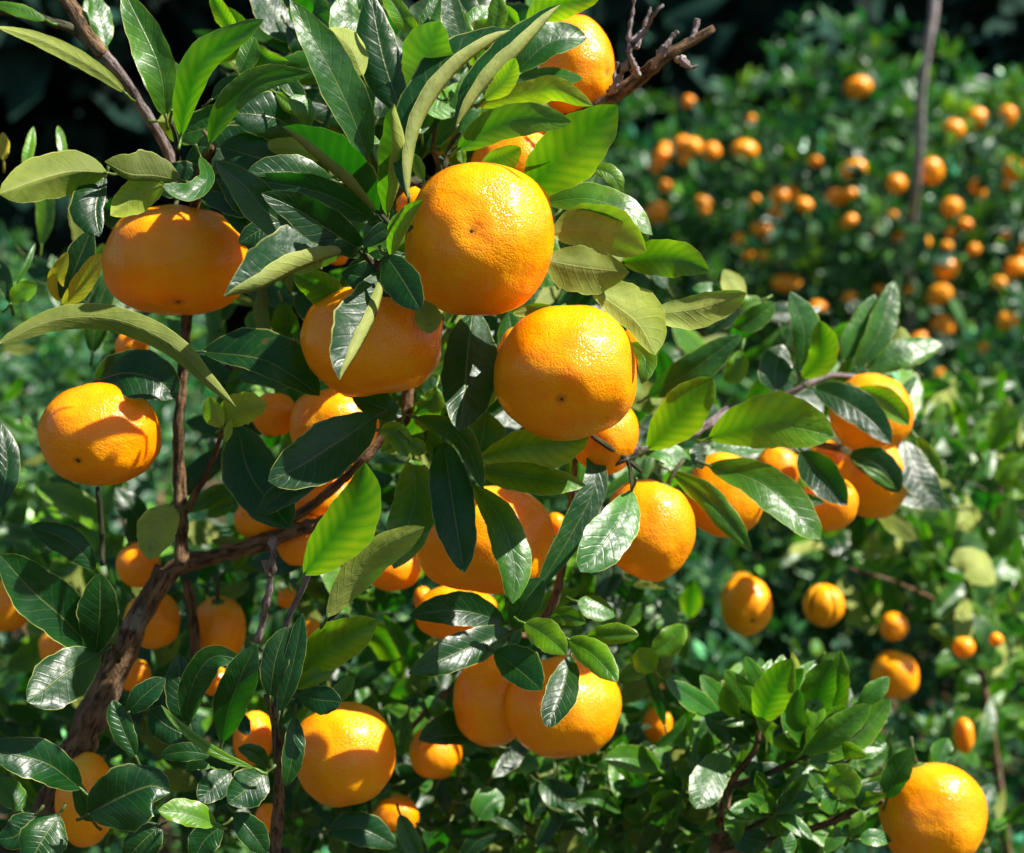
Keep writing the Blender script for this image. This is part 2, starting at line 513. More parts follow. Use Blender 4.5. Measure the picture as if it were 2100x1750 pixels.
# tile, midrib base->tip, left halfwidth, right halfwidth, depth base, depth tip, face+tone, lit
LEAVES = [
('1', [(705, 525), (560, 405), (260, 240), (-20, 148)], 42, 46, 74, 73, 'Bg', 0.2),
('1', [(595, 265), (565, 120), (520, -40)], 60, 62, 77, 77, 'Tp', 0.9),
('1', [(260, 115), (120, 60), (-40, 20)], 36, 32, 74, 74, 'Tg', 0.4),
('1', [(480, 170), (500, 80), (490, -20)], 35, 35, 78, 78, 'Tp', 0.8),
('a', [(1500, 1235), (1420, 1160), (1330, 1130)], 45, 50, 78, 77, 'Td', 0.3),
('a', [(1300, 920), (1350, 980), (1390, 1060)], 40, 40, 80, 79, 'Tk', 0.2),
('a', [(520, 1540), (470, 1480), (420, 1300)], 40, 50, 75, 74, 'Td', 0.3),
('d', [(650, 470), (560, 440), (450, 420)], 62, 60, 74.5, 74, 'Td', 0.1),  # from here, leaves added behind the front ones to shade the broad left mandarin
('d', [(640, 420), (560, 390), (430, 380)], 60, 62, 75.5, 75, 'Td', 0.1),
('d', [(640, 540), (570, 500), (490, 470)], 50, 55, 73.5, 73.5, 'Td', 0.1),
('d', [(590, 330), (500, 310), (380, 330)], 60, 60, 76.5, 75.5, 'Td', 0.1),
('d', [(560, 330), (490, 310), (400, 300)], 48, 48, 76, 75, 'Td', 0.2),
('d', [(600, 380), (520, 360), (430, 350)], 48, 48, 76, 74.5, 'Td', 0.1),
('d', [(520, 270), (440, 260), (360, 280)], 42, 42, 76, 75.5, 'Tm', 0.1),
('d', [(450, 380), (370, 370), (290, 380)], 36, 36, 75.5, 74.5, 'Td', 0.1),
('d', [(640, 330), (560, 330), (450, 300)], 45, 50, 74, 72.5, 'Td', 0.2),
('d', [(620, 280), (560, 240), (470, 230)], 45, 45, 74, 72, 'Td', 0.2),
('d', [(600, 420), (520, 400), (400, 390)], 45, 45, 74.5, 73, 'Td', 0.1),
('d', [(560, 460), (510, 400), (440, 330)], 40, 45, 74, 73, 'Tm', 0.2),
('d', [(690, 400), (600, 370), (500, 370)], 45, 45, 73.5, 72, 'Td', 0.3),
('d', [(880, 590), (800, 580), (700, 560)], 42, 42, 71.5, 70.5, 'Td', 0.1),  # this one and the next are added to shade the flattened mandarin
('d', [(830, 520), (770, 560), (690, 610)], 42, 42, 72, 71.5, 'Td', 0.1),
# --- upper left of the main cluster
('1', [(930, 660), (885, 350), (690, -60)], 110, 85, 72, 71, 'Tg', 0.35),
('1', [(905, 605), (830, 430), (740, 235)], 35, 50, 75, 75, 'Tp', 0.9),
('1', [(960, 620), (985, 480), (930, 328)], 45, 60, 74, 74, 'Tm', 0.8),
('1', [(1010, 770), (1050, 560), (1150, 330), (1475, 110)], 100, 70, 70, 67, 'Tg', -0.35),
('1', [(1170, 810), (1245, 655), (1420, 470), (1735, 408)], 85, 60, 70, 68, 'Tg', 0.1),
('1', [(1330, 200), (1260, 110), (1175, -40)], 45, 45, 74, 73, 'Ty', -0.5),
('1', [(1400, 330), (1340, 170), (1265, 40)], 55, 55, 75, 74, 'Tg', -0.3),
('1', [(1340, 420), (1420, 210)], 50, 60, 73, 74, 'Tg', -0.5),
('1', [(1400, 250), (1500, 330), (1615, 345)], 40, 100, 74, 73, 'Ty', -0.3),
('1', [(2060, 890), (1950, 600), (1800, 300), (1622, 0)], 95, 125, 68, 65, 'Tm', 0.55),
('1', [(1620, 540), (1700, 620), (1720, 720)], 60, 50, 72, 73, 'Tp', 0.9),
('1', [(1540, 520), (1640, 600), (1730, 640)], 45, 40, 73, 73, 'Ty', 0.1),
('1', [(1180, 560), (1300, 480), (1560, 500)], 60, 60, 75, 76, 'Td', -0.2),
('1', [(880, 680), (1000, 700), (1130, 790)], 90, 90, 78, 78, 'Bg', -0.3),
('1', [(1530, 430), (1600, 460), (1700, 640)], 60, 60, 76, 76, 'Td', 0.3),
('1', [(1310, 640), (1500, 690), (1640, 720)], 70, 70, 77, 77, 'Bm', -0.2),
('2', [(290, 330), (215, 130), (235, -60)], 90, 85, 73, 73, 'Tp', 0.85),
('2', [(310, 430), (240, 270), (115, 160)], 60, 75, 71, 71, 'Bg', 0.4),
('2', [(530, 640), (430, 330), (350, -50)], 130, 85, 72, 72, 'Td', 0.25),
('2', [(640, 215), (550, 120), (425, -60)], 55, 50, 71, 71, 'Ty', -0.1),
('2', [(640, 240), (690, 100), (760, -60)], 50, 55, 72, 72, 'Tm', 0.5),
('2', [(885, 310), (830, 120), (790, -60)], 70, 50, 72, 71, 'Td', 0.75),
('2', [(930, 280), (890, 170), (850, 40)], 35, 35, 73, 73, 'Tg', 0.1),
('2', [(600, 560), (665, 410), (685, 250), (745, 120)], 140, 135, 68, 66, 'Bg', -0.1),
('2', [(568, 1120), (590, 900), (640, 700), (760, 500), (900, 345), (1136, 170)], 175, -85, 66, 66, 'Td', 0.7, -0.5),
('2', [(830, 720), (1000, 490), (1200, 290), (1415, 28)], 140, -80, 69, 69, 'Td', 0.7, -0.5),
('2', [(990, 560), (1100, 460), (1165, 325)], 55, 60, 68, 67, 'By', -0.5),
('2', [(940, 590), (1250, 520), (1400, 500), (1597, 592)], 70, 70, 71, 69, 'By', -0.4),
('2', [(1165, 410), (1350, 240), (1565, 212)], 105, 75, 74, 73, 'Tm', 0.95),
('2', [(1180, 425), (1380, 420), (1540, 440)], 40, 60, 75, 73, 'Tm', 0.9),
('2', [(900, 210), (960, 100), (1030, 35)], 60, 60, 74, 74, 'Tp', 0.9),
('2', [(1020, 220), (1060, 100), (1065, -40)], 50, 55, 72, 72, 'Ty', -0.2),
('2', [(1180, 150), (1140, 100), (1090, 30)], 45, 40, 74, 74, 'Ty', -0.4),
('2', [(1225, 160), (1380, 40), (1645, -30)], 95, 80, 78, 76, 'Ty', -0.3),
('2', [(880, 270), (960, 190), (1060, 130)], 70, 70, 73, 73, 'Bg', -0.3),
('2', [(840, 840), (1000, 730), (1200, 665), (1478, 683)], 90, 90, 69, 66, 'Tg', 0.1),
('2', [(1220, 1080), (1430, 880), (1600, 720), (1735, 590)], 160, 165, 70, 67, 'Tg', -0.2),
('2', [(1590, 940), (1700, 980), (1758, 1085)], 50, 40, 72, 72, 'Ty', 0.2),
('2', [(875, 925), (850, 815)], 25, 25, 72, 72, 'Ty', 0.2),
('2', [(975, 925), (1080, 880), (1195, 826)], 50, 90, 73, 72, 'Ty', -0.2),
('2', [(1330, 1135), (1560, 1110), (1780, 1180), (1930, 1315)], 85, 70, 71, 69, 'Tg', 0.85),
('2', [(1360, 1312), (1480, 1290), (1640, 1300), (1895, 1408)], 150, 110, 70, 69, 'Bg', -0.25),
('2', [(1320, 1455), (1560, 1500), (1800, 1524)], 110, 140, 69, 69, 'Bu', 0.1),
('5', [(1585, 95), (1700, 170), (1850, 290), (1945, 460)], 165, 60, 69.5, 68.5, 'Bg', 0.25),
('2', [(1760, 1470), (1950, 1440), (2100, 1450), (2250, 1515)], 95, 105, 71, 69, 'Tg', -0.15),
('6', [(0, 235), (280, 200), (548, 112)], 75, 100, 71, 69, 'Bm', 0.5),
('5', [(1805, 390), (1890, 480), (1870, 620)], 60, 40, 72, 71, 'Tg', -0.1),
('5', [(1380, 190), (1260, 210), (1150, 225)], 35, 35, 72, 72, 'Bg', -0.3),
# --- left of the main fruit, around the twig node
('1', [(2115, 1205), (1960, 1060), (1780, 900), (1580, 712)], -60, 185, 68, 65, 'Td', -0.3),
('1', [(1860, 1010), (1620, 960), (1380, 972)], 30, 90, 70, 68, 'Td', 0.2),
('1', [(2110, 1240), (1800, 1080), (1388, 1000)], 90, 80, 70, 68, 'Td', -0.1),
('1', [(2060, 1430), (1800, 1260), (1640, 1160), (1462, 1082)], 100, 105, 68, 65, 'Tk', 0.0),
('1', [(1830, 1400), (1500, 1190), (1370, 1040), (1200, 900)], 100, 100, 70, 67, 'Td', 0.45),
('1', [(1950, 1405), (1700, 1500), (1450, 1620), (1252, 1662)], -100, 240, 67, 63, 'Td', 0.3),
('1', [(1910, 1425), (1760, 1460), (1640, 1530)], 45, 45, 68, 68, 'Bg', -0.3),
('1', [(1940, 1740), (1800, 1610), (1640, 1530)], 90, 80, 72, 71, 'Ty', -0.5),
('1', [(1570, 1240), (1450, 1290), (1333, 1362)], 60, 55, 71, 71, 'Td', 0.6),
('5', [(445, -20), (400, 200), (310, 400), (182, 600)], -65, 200, 67, 63, 'Td', 0.4),
('5', [(440, -100), (530, 30), (635, 208)], 85, 110, 66, 64, 'Td', -0.2),
('2', [(475, 1450), (560, 1290), (650, 1120)], 100, -55, 66, 64, 'Tg', -0.4),
('2', [(450, 1215), (520, 1020), (548, 800), (488, 583)], 140, -75, 67, 64, 'Tg', -0.3),
('2', [(450, 1020), (410, 870), (350, 740)], 30, 30, 69, 69, 'Tg', 0.9),
('2', [(650, 1010), (620, 940), (600, 860)], 30, 35, 72, 72, 'Ty', 0.1),
('2', [(305, 1385), (430, 1290), (595, 1270)], 45, 50, 67, 67, 'Td', 0.1),
('5', [(640, 150), (660, 230), (695, 338)], 80, 60, 71, 70, 'Bg', -0.1),
('5', [(930, 200), (900, 450), (880, 680), (852, 885)], 160, 130, 73, 69, 'Td', 0.35, -0.15),
('2', [(590, 640), (560, 800), (540, 960)], 30, 30, 73, 73, 'Ty', -0.3),
('1', [(1820, 880), (1600, 830), (1450, 840)], 60, 60, 73, 73, 'Bg', -0.4),
# --- left group
('1', [(600, 968), (400, 960), (200, 1010), (-5, 1085)], 120, 120, 67, 63, 'Bu', 0.0, 0.85),
('1', [(1010, 1010), (860, 985), (720, 975), (585, 905)], 30, 130, 68, 66, 'Bv', -0.1),
('1', [(925, 1035), (790, 1080), (618, 1205)], 90, 90, 68, 67, 'By', -0.4),
('1', [(590, 985), (540, 1150), (555, 1325)], 40, 140, 67, 66, 'Tk', 0.5),
('1', [(1118, 870), (1160, 1000), (1050, 1080), (910, 1040)], 45, 55, 66, 64, 'Tm', 0.75),
('1', [(345, 1690), (310, 1580), (378, 1408)], 45, 45, 74, 73, 'To', -0.2),
('1', [(345, 1710), (450, 1610), (562, 1418)], 60, 55, 73, 72, 'To', -0.3),
('1', [(350, 1690), (430, 1480), (512, 1283)], 80, 85, 74, 73, 'Tk', 0.3),
('1', [(130, 970), (160, 850), (187, 708)], 30, 30, 82, 82, 'Ty', 0.7),
('1', [(362, 910), (345, 800), (324, 702)], 25, 25, 82, 82, 'Ty', 0.8),
('1', [(20, 900), (15, 740)], 35, 35, 80, 80, 'To', 0.2),
('1', [(60, 1700), (120, 1640), (205, 1605)], 55, 50, 80, 80, 'Ty', 0.2),
('1', [(90, 1600), (150, 1480), (198, 1362)], 16, 16, 82, 82, 'Tp', 0.8),
('1', [(60, 1700), (30, 1580), (-10, 1450)], 40, 40, 80, 80, 'Td', 0.0),
('4', [(-30, 410), (300, 265), (650, 262), (950, 395), (1150, 585), (1318, 748)], 72, 66, 64, 66, 'Bv', 0.0),
('4', [(525, 610), (700, 560), (880, 600), (985, 700)], 130, 130, 75, 74, 'Tk', 0.5),
('4', [(1130, 440), (1450, 480), (1640, 580), (1788, 686)], 165, 75, 74, 73, 'Td', 0.55),
('4', [(1250, 850), (1340, 760), (1495, 738)], 85, 90, 73, 72, 'By', -0.6),
('4', [(1245, 860), (1190, 790), (1170, 690)], 50, 60, 73, 73, 'By', -0.5),
('4', [(1260, 950), (1275, 890), (1290, 820)], 22, 22, 73, 73, 'By', -0.4),
('4', [(1330, 850), (1400, 1130), (1625, 1428)], 170, 140, 75, 73, 'Td', 0.4),
('5', [(390, 800), (150, 960), (-40, 1080), (-218, 1166)], 150, 140, 71, 68, 'Td', 0.25),
('4', [(1790, 1150), (1600, 1220), (1428, 1352)], 75, 60, 73, 72, 'Td', 0.35),
('4', [(1000, 1330), (880, 1420), (835, 1605)], 110, 100, 75, 74, 'Bm', -0.3),
('4', [(535, 1660), (400, 1510), (170, 1410)], 85, 75, 76, 75, 'Td', 0.5),
('4', [(-10, 1320), (40, 1080), (10, 840)], 60, 70, 72, 72, 'Tk', 0.6),
('a', [(535, 600), (350, 400), (180, 250), (0, 50)], 130, 150, 70, 66, 'Td', 0.5),
('a', [(535, 600), (560, 380), (560, 150)], 120, 95, 70, 68, 'Td', 0.5),
('a', [(565, 595), (380, 700), (250, 800), (150, 870)], 150, 125, 69, 66, 'Td', 0.55),
('a', [(455, 1360), (250, 1210), (-80, 1130)], 110, 110, 68, 66, 'Td', 0.45),
('a', [(490, 1500), (680, 1400), (850, 1340), (950, 1380)], 150, 190, 67, 66, 'Td', 0.45),
('a', [(1210, 1560), (1050, 1500), (885, 1480)], 60, 80, 67, 66, 'Ty', 0.75),
('a', [(330, 1500), (240, 1640), (160, 1780)], 130, 120, 68, 67, 'Td', 0.4),
('a', [(200, 1500), (90, 1620), (-20, 1640)], 80, 90, 70, 70, 'Td', 0.5),
('a', [(120, 1480), (60, 1380), (-20, 1300)], 70, 70, 72, 72, 'Tm', 0.95),
('a', [(760, 1180), (690, 1030), (628, 862)], 65, 60, 70, 70, 'Td', 0.3),
('a', [(720, 930), (800, 840), (925, 738)], 65, 65, 70, 70, 'Td', 0.3),
('a', [(830, 920), (930, 1000), (1070, 1075)], 100, 90, 72, 72, 'Td', 0.2),
('a', [(1040, 1020), (1010, 800), (1000, 600)], 85, 80, 71, 71, 'Tk', 0.3),
('a', [(1035, 1000), (1075, 780), (1190, 620), (1375, 640)], 70, 85, 70, 69, 'Td', 0.1),
('a', [(1240, 1100), (1290, 880), (1360, 700), (1432, 550)], 95, 95, 70, 68, 'Td', 0.15),
('a', [(1510, 850), (1540, 640), (1600, 450)], 75, 70, 70, 70, 'Tk', 0.2),
('a', [(1560, 940), (1640, 660), (1692, 375)], 55, 55, 70, 70, 'Td', 0.1),
('a', [(1435, 1250), (1200, 1150), (1000, 1000), (900, 888)], 28, 26, 67, 66, 'Ty', 0.3),
('a', [(1180, 1170), (1050, 1150), (900, 1170)], 50, 50, 69, 69, 'Td', 0.3),
('a', [(1290, 1262), (1200, 1340), (1112, 1430)], 75, 75, 69, 68, 'Td', 0.45),
('a', [(1492, 1265), (1390, 1350), (1275, 1440)], 105, 100, 68, 67, 'Td', 0.4),
('a', [(1310, 1490), (1400, 1590), (1490, 1720)], 75, 75, 68, 68, 'Td', 0.3),
('a', [(1650, 950), (1640, 1150), (1600, 1345)], 60, 55, 71, 71, 'Td', 0.5),
('a', [(1680, 710), (1800, 600), (1950, 510), (2115, 415)], 120, 110, 71, 70, 'Ty', -0.3),
('a', [(1640, 790), (1740, 740), (1865, 690)], 45, 45, 71, 71, 'Ty', 0.1),
('a', [(1670, 840), (1790, 860), (1910, 870)], 75, 75, 71, 70, 'Td', 0.3),
('a', [(1850, 880), (1920, 800), (1980, 730)], 45, 45, 76, 76, 'Tm', 1.0),
('a', [(1180, 1240), (1100, 1220), (1040, 1250)], 30, 30, 70, 70, 'Tp', 0.9),
('a', [(900, 1560), (800, 1650), (700, 1760)], 100, 90, 70, 70, 'Tk', 0.3),
('a', [(1250, 1560), (1150, 1640), (1080, 1760)], 80, 80, 70, 70, 'Td', 0.3),
# --- centre, below the cluster
('5', [(-20, 1690), (140, 1480), (270, 1290), (324, 1062)], 110, 165, 66, 63, 'Ty', -0.15),
('b', [(110, 400), (260, 150), (430, 0), (657, -106)], 75, 110, 67, 64, 'Bp', 0.55),
('5', [(595, 1030), (600, 1280), (485, 1655)], 130, 115, 73, 71, 'Tg', 0.6),
('5', [(765, 940), (800, 1200), (878, 1678)], 115, 115, 72, 69, 'Tk', 0.0),
('5', [(925, 1180), (1080, 1380), (1160, 1630), (1148, 1850)], 95, 95, 72, 70, 'Tg', 0.55),
('5', [(610, 808), (860, 920), (985, 1212)], 65, 55, 72, 70, 'Tm', 0.9),
('5', [(960, 1100), (1250, 1140), (1558, 1186)], 70, 90, 73, 71, 'Tg', 0.95),
('5', [(955, 1042), (1180, 980), (1380, 960), (1578, 918)], 95, 125, 74, 72, 'Ty', -0.2),
('5', [(960, 1045), (980, 920), (1000, 775)], 115, 130, 76, 76, 'Tm', 0.1),
('5', [(1595, 940), (1610, 1180), (1490, 1440), (1290, 1770)], 75, 75, 76, 75, 'Td', 0.5),
('5', [(1818, 1210), (1740, 1400), (1528, 1672)], 120, 120, 74, 72, 'Tp', 0.85),
('5', [(530, 830), (480, 950), (410, 1000)], 50, 50, 73, 73, 'Ty', 0.2),
('5', [(400, 880), (500, 900), (560, 1030)], 60, 60, 73, 72, 'Ty', -0.3),
('5', [(560, 930), (620, 980), (655, 1010)], 45, 45, 72, 72, 'Ty', 0.5),
('5', [(250, 690), (380, 740), (530, 800)], 80, 70, 75, 75, 'Td', 0.6),
('5', [(720, 640), (690, 730), (600, 790)], 70, 60, 76, 76, 'Ty', -0.5),
('5', [(860, 730), (960, 680), (1060, 600)], 80, 80, 77, 77, 'Ty', -0.5),
# --- right cluster
('6', [(-5, 985), (150, 830), (260, 700), (362, 588)], 120, 120, 80, 78, 'Ty', -0.15),
('6', [(335, 925), (600, 860), (800, 860), (1038, 915)], 170, 120, 82, 80, 'Ty', -0.05),
('6', [(330, 1075), (600, 1160), (780, 1300), (964, 1490)], 115, 100, 82, 79, 'Tg', 0.55),
('6', [(110, 1100), (300, 1230), (430, 1370), (578, 1560)], 70, 65, 81, 79, 'Tg', -0.2),
('6', [(-60, 975), (100, 1000), (255, 1080)], 55, 55, 83, 83, 'Tp', 0.95),
('6', [(330, 945), (500, 975), (655, 985)], 35, 40, 84, 84, 'Tp', 0.95),
('6', [(330, 950), (280, 1010), (300, 1100)], 40, 45, 83, 83, 'Td', 0.6),
('6', [(920, 645), (1100, 720), (1250, 830), (1355, 955)], 100, 80, 90, 88, 'Td', 0.35),
('6', [(1170, 640), (1330, 720), (1455, 850)], 70, 60, 91, 90, 'Ty', -0.1),
('6', [(850, 560), (870, 330), (790, 105)], 60, 95, 90, 88, 'Tm', 0.7),
('6', [(860, 590), (970, 460), (960, 268)], 70, 85, 89, 88, 'Ty', -0.4),
('6', [(1085, 500), (1170, 330), (1268, 120)], 65, 65, 98, 97, 'Tp', 0.85),
('6', [(1150, 540), (1290, 330), (1372, 45)], 70, 75, 98, 97, 'Tp', 0.85),
('6', [(1215, 550), (1400, 460), (1645, 400)], 80, 75, 98, 97, 'Tp', 0.85),
('6', [(-10, 695), (250, 540), (515, 345)], 85, 85, 86, 85, 'Tm', 0.0),
('6', [(470, 300), (590, 260), (705, 165)], 60, 60, 88, 88, 'Tm', -0.1),
('6', [(712, 660), (710, 540), (750, 400)], 90, 85, 90, 90, 'Td', 0.8),
('6', [(500, 180), (480, 80), (420, -20)], 65, 60, 92, 92, 'Bp', 0.6),
('6', [(420, 120), (330, 90), (245, 85)], 35, 35, 92, 92, 'Tp', 0.8),
('6', [(630, 150), (580, 170), (520, 200)], 45, 45, 90, 90, 'Ty', 0.3),
('6', [(1425, 935), (1500, 1130), (1645, 1325)], 90, 85, 96, 95, 'Td', 0.6),
('6', [(1500, 920), (1570, 1020), (1645, 1155)], 40, 40, 97, 96, 'Ty', -0.3),
('6', [(840, 1000), (960, 1130), (1112, 1300)], 95, 90, 86, 84, 'Tk', 0.0),
('6', [(830, 1250), (900, 1270), (985, 1285)], 30, 30, 86, 86, 'Td', 0.2),
('6', [(1120, 1010), (1290, 1080), (1405, 1225)], 85, 80, 91, 90, 'Td', 0.0),
('6', [(1195, 1085), (1290, 1140), (1375, 1205)], 25, 25, 90, 90, 'Tg', 0.3),
('6', [(520, 430), (490, 540), (420, 600)], 60, 60, 90, 90, 'Ty', 0.0),
('6', [(1400, 300), (1420, 400), (1380, 470)], 45, 45, 100, 100, 'Bm', 0.4),
# --- lower centre cluster
('b', [(1105, 425), (850, 360), (572, 388)], 80, 100, 76, 74, 'Td', 0.35),
('b', [(1140, 475), (850, 590), (568, 714)], 95, 95, 75, 72, 'Td', 0.35),
('b', [(1045, 590), (1180, 690), (1312, 805)], 125, 80, 74, 71, 'Td', 0.2),
('b', [(1475, 610), (1430, 800), (1338, 1014)], 85, 85, 73, 70, 'Tk', 0.1),
('b', [(1150, 465), (1210, 330), (1315, 178)], 85, 80, 74, 73, 'Td', 0.35),
('b', [(1212, 430), (1330, 500), (1452, 608)], 85, 75, 72, 70, 'Ty', 0.15),
('b', [(1458, 520), (1600, 610), (1738, 760)], 80, 75, 73, 71, 'Ty', 0.1),
('b', [(1560, 505), (1700, 495), (1855, 498)], 60, 50, 74, 73, 'Ty', 0.1),
('b', [(1360, 400), (1450, 390), (1560, 430)], 50, 50, 76, 76, 'Tg', -0.2),
('b', [(1510, 310), (1610, 350), (1720, 395)], 65, 60, 78, 78, 'Tp', 1.0),
('b', [(1945, 700), (1900, 650), (1850, 570)], 70, 70, 82, 82, 'Ty', -0.2),
('b', [(1740, 740), (1850, 690), (1930, 650)], 50, 50, 83, 83, 'Tg', 0.1),
('b', [(1750, 450), (1820, 390), (1890, 320)], 45, 45, 82, 82, 'Tg', 0.3),
('b', [(1920, 600), (2020, 540), (2110, 440)], 70, 70, 84, 84, 'Ty', 0.1),
('b', [(1050, 1112), (850, 1060), (622, 1082)], 50, 130, 86, 84, 'Td', 0.3),
('b', [(1130, 560), (1160, 520), (1190, 470)], 30, 30, 75, 75, 'Tp', 0.8),
]
SPRIG = [
('c', [(395, 955), (240, 850), (95, 748)], 60, 60, 84, 82, 'Tp', 0.95),
('c', [(440, 935), (370, 820), (288, 722)], 50, 50, 85, 84, 'Tp', 0.95),
('c', [(505, 965), (450, 870), (460, 765)], 55, 50, 83, 82, 'Ty', -0.2),
('c', [(560, 1005), (510, 860), (540, 680)], 45, 45, 85, 85, 'Tg', 0.1),
('c', [(622, 1000), (690, 830), (802, 630)], 100, 100, 82, 79, 'Ty', 0.15),
('c', [(600, 1070), (560, 900), (578, 690)], 60, 55, 84, 84, 'Td', 0.3),
('c', [(840, 790), (830, 690), (800, 590)], 22, 22, 84, 84, 'By', 0.2),
('c', [(955, 1000), (960, 830), (1028, 636)], 110, 75, 83, 81, 'Tg', 0.1),
('c', [(1015, 1000), (1060, 800), (1072, 578)], 55, 60, 84, 83, 'Ty', -0.2),
('c', [(1175, 905), (1260, 820), (1348, 732)], 55, 55, 84, 83, 'Tp', 0.9),
('c', [(858, 1165), (1030, 1050), (1245, 885)], 75, 75, 81, 80, 'Tg', 0.1),
('c', [(925, 1195), (1170, 1060), (1355, 855)], 80, 75, 82, 81, 'Tg', 0.6),
('c', [(1140, 1185), (1240, 1130), (1330, 1100)], 55, 50, 84, 84, 'Tp', 0.8),
('c', [(895, 1210), (990, 1210), (1095, 1195)], 50, 45, 81, 81, 'Tg', 0.4),
('c', [(980, 1272), (1080, 1310), (1165, 1405)], 85, 85, 81, 80, 'Ty', -0.2),
('c', [(660, 1060), (740, 990), (850, 968)], 60, 55, 82, 82, 'Td', 0.2),
('c', [(570, 1085), (450, 1020), (310, 950)], 75, 85, 84, 83, 'Td', 0.1),
('c', [(442, 1135), (350, 1290), (266, 1470)], 95, 95, 82, 80, 'Tm', 0.8),
('c', [(650, 1500), (560, 1470), (452, 1475)], 50, 50, 82, 81, 'Tp', 0.9),
('c', [(700, 1490), (650, 1420), (640, 1355)], 50, 50, 82, 81, 'Tg', 0.7),
('c', [(715, 1495), (820, 1420), (920, 1390)], 45, 45, 82, 81, 'Tp', 0.8),
('c', [(715, 1500), (810, 1550), (920, 1640)], 40, 40, 82, 81, 'Tp', 0.8),
('c', [(700, 1510), (780, 1520), (870, 1510)], 40, 40, 82, 82, 'Tg', 0.4),
('c', [(1335, 1415), (1390, 1270), (1485, 1125)], 75, 70, 82, 80, 'Tm', 0.7),
('c', [(1180, 1480), (1230, 1400), (1300, 1320)], 60, 55, 83, 83, 'Td', 0.4),
('c', [(1640, 1235), (1640, 1160), (1675, 1075)], 60, 55, 90, 90, 'Tp', 0.75),
('c', [(900, 1420), (980, 1400), (1040, 1500)], 60, 60, 84, 84, 'Tp', 0.9),
('c', [(1180, 1640), (1260, 1630), (1360, 1650)], 45, 45, 82, 82, 'Tp', 0.9),
('c', [(980, 1718), (1060, 1620), (1140, 1530)], 45, 40, 82, 82, 'Tg', 0.6),
('c', [(1130, 1620), (1170, 1550), (1195, 1480)], 40, 40, 82, 82, 'Ty', 0.2),
('c', [(700, 1760), (760, 1680), (790, 1590)], 60, 60, 82, 82, 'Tp', 0.8),
('c', [(560, 1330), (660, 1290), (770, 1330)], 80, 80, 84, 84, 'Td', 0.4),
('c', [(480, 1600), (560, 1640), (680, 1660)], 80, 80, 84, 84, 'Td', 0.3),
('c', [(440, 1470), (480, 1560), (500, 1660)], 50, 50, 83, 83, 'Tg', 0.2),
('b', [(1985, 1245), (1820, 1190), (1655, 1188)], 70, 75, 86, 84, 'Tg', 0.75),
('b', [(1300, 1320), (1420, 1400), (1560, 1450)], 75, 75, 90, 89, 'Td', 0.5),
('b', [(960, 1530), (1020, 1440), (1100, 1400)], 90, 80, 88, 88, 'Tp', 0.9),
('b', [(1160, 1200), (1220, 1210), (1300, 1230)], 50, 50, 92, 92, 'Tp', 0.95),
('b', [(1580, 1310), (1630, 1290), (1690, 1300)], 45, 45, 92, 92, 'Tp', 0.95),
('b', [(520, 1500), (560, 1620), (640, 1760)], 55, 50, 82, 82, 'Tm', 0.3),
('b', [(120, 1590), (300, 1580), (500, 1680)], 90, 90, 80, 80, 'Td', 0.4),
]
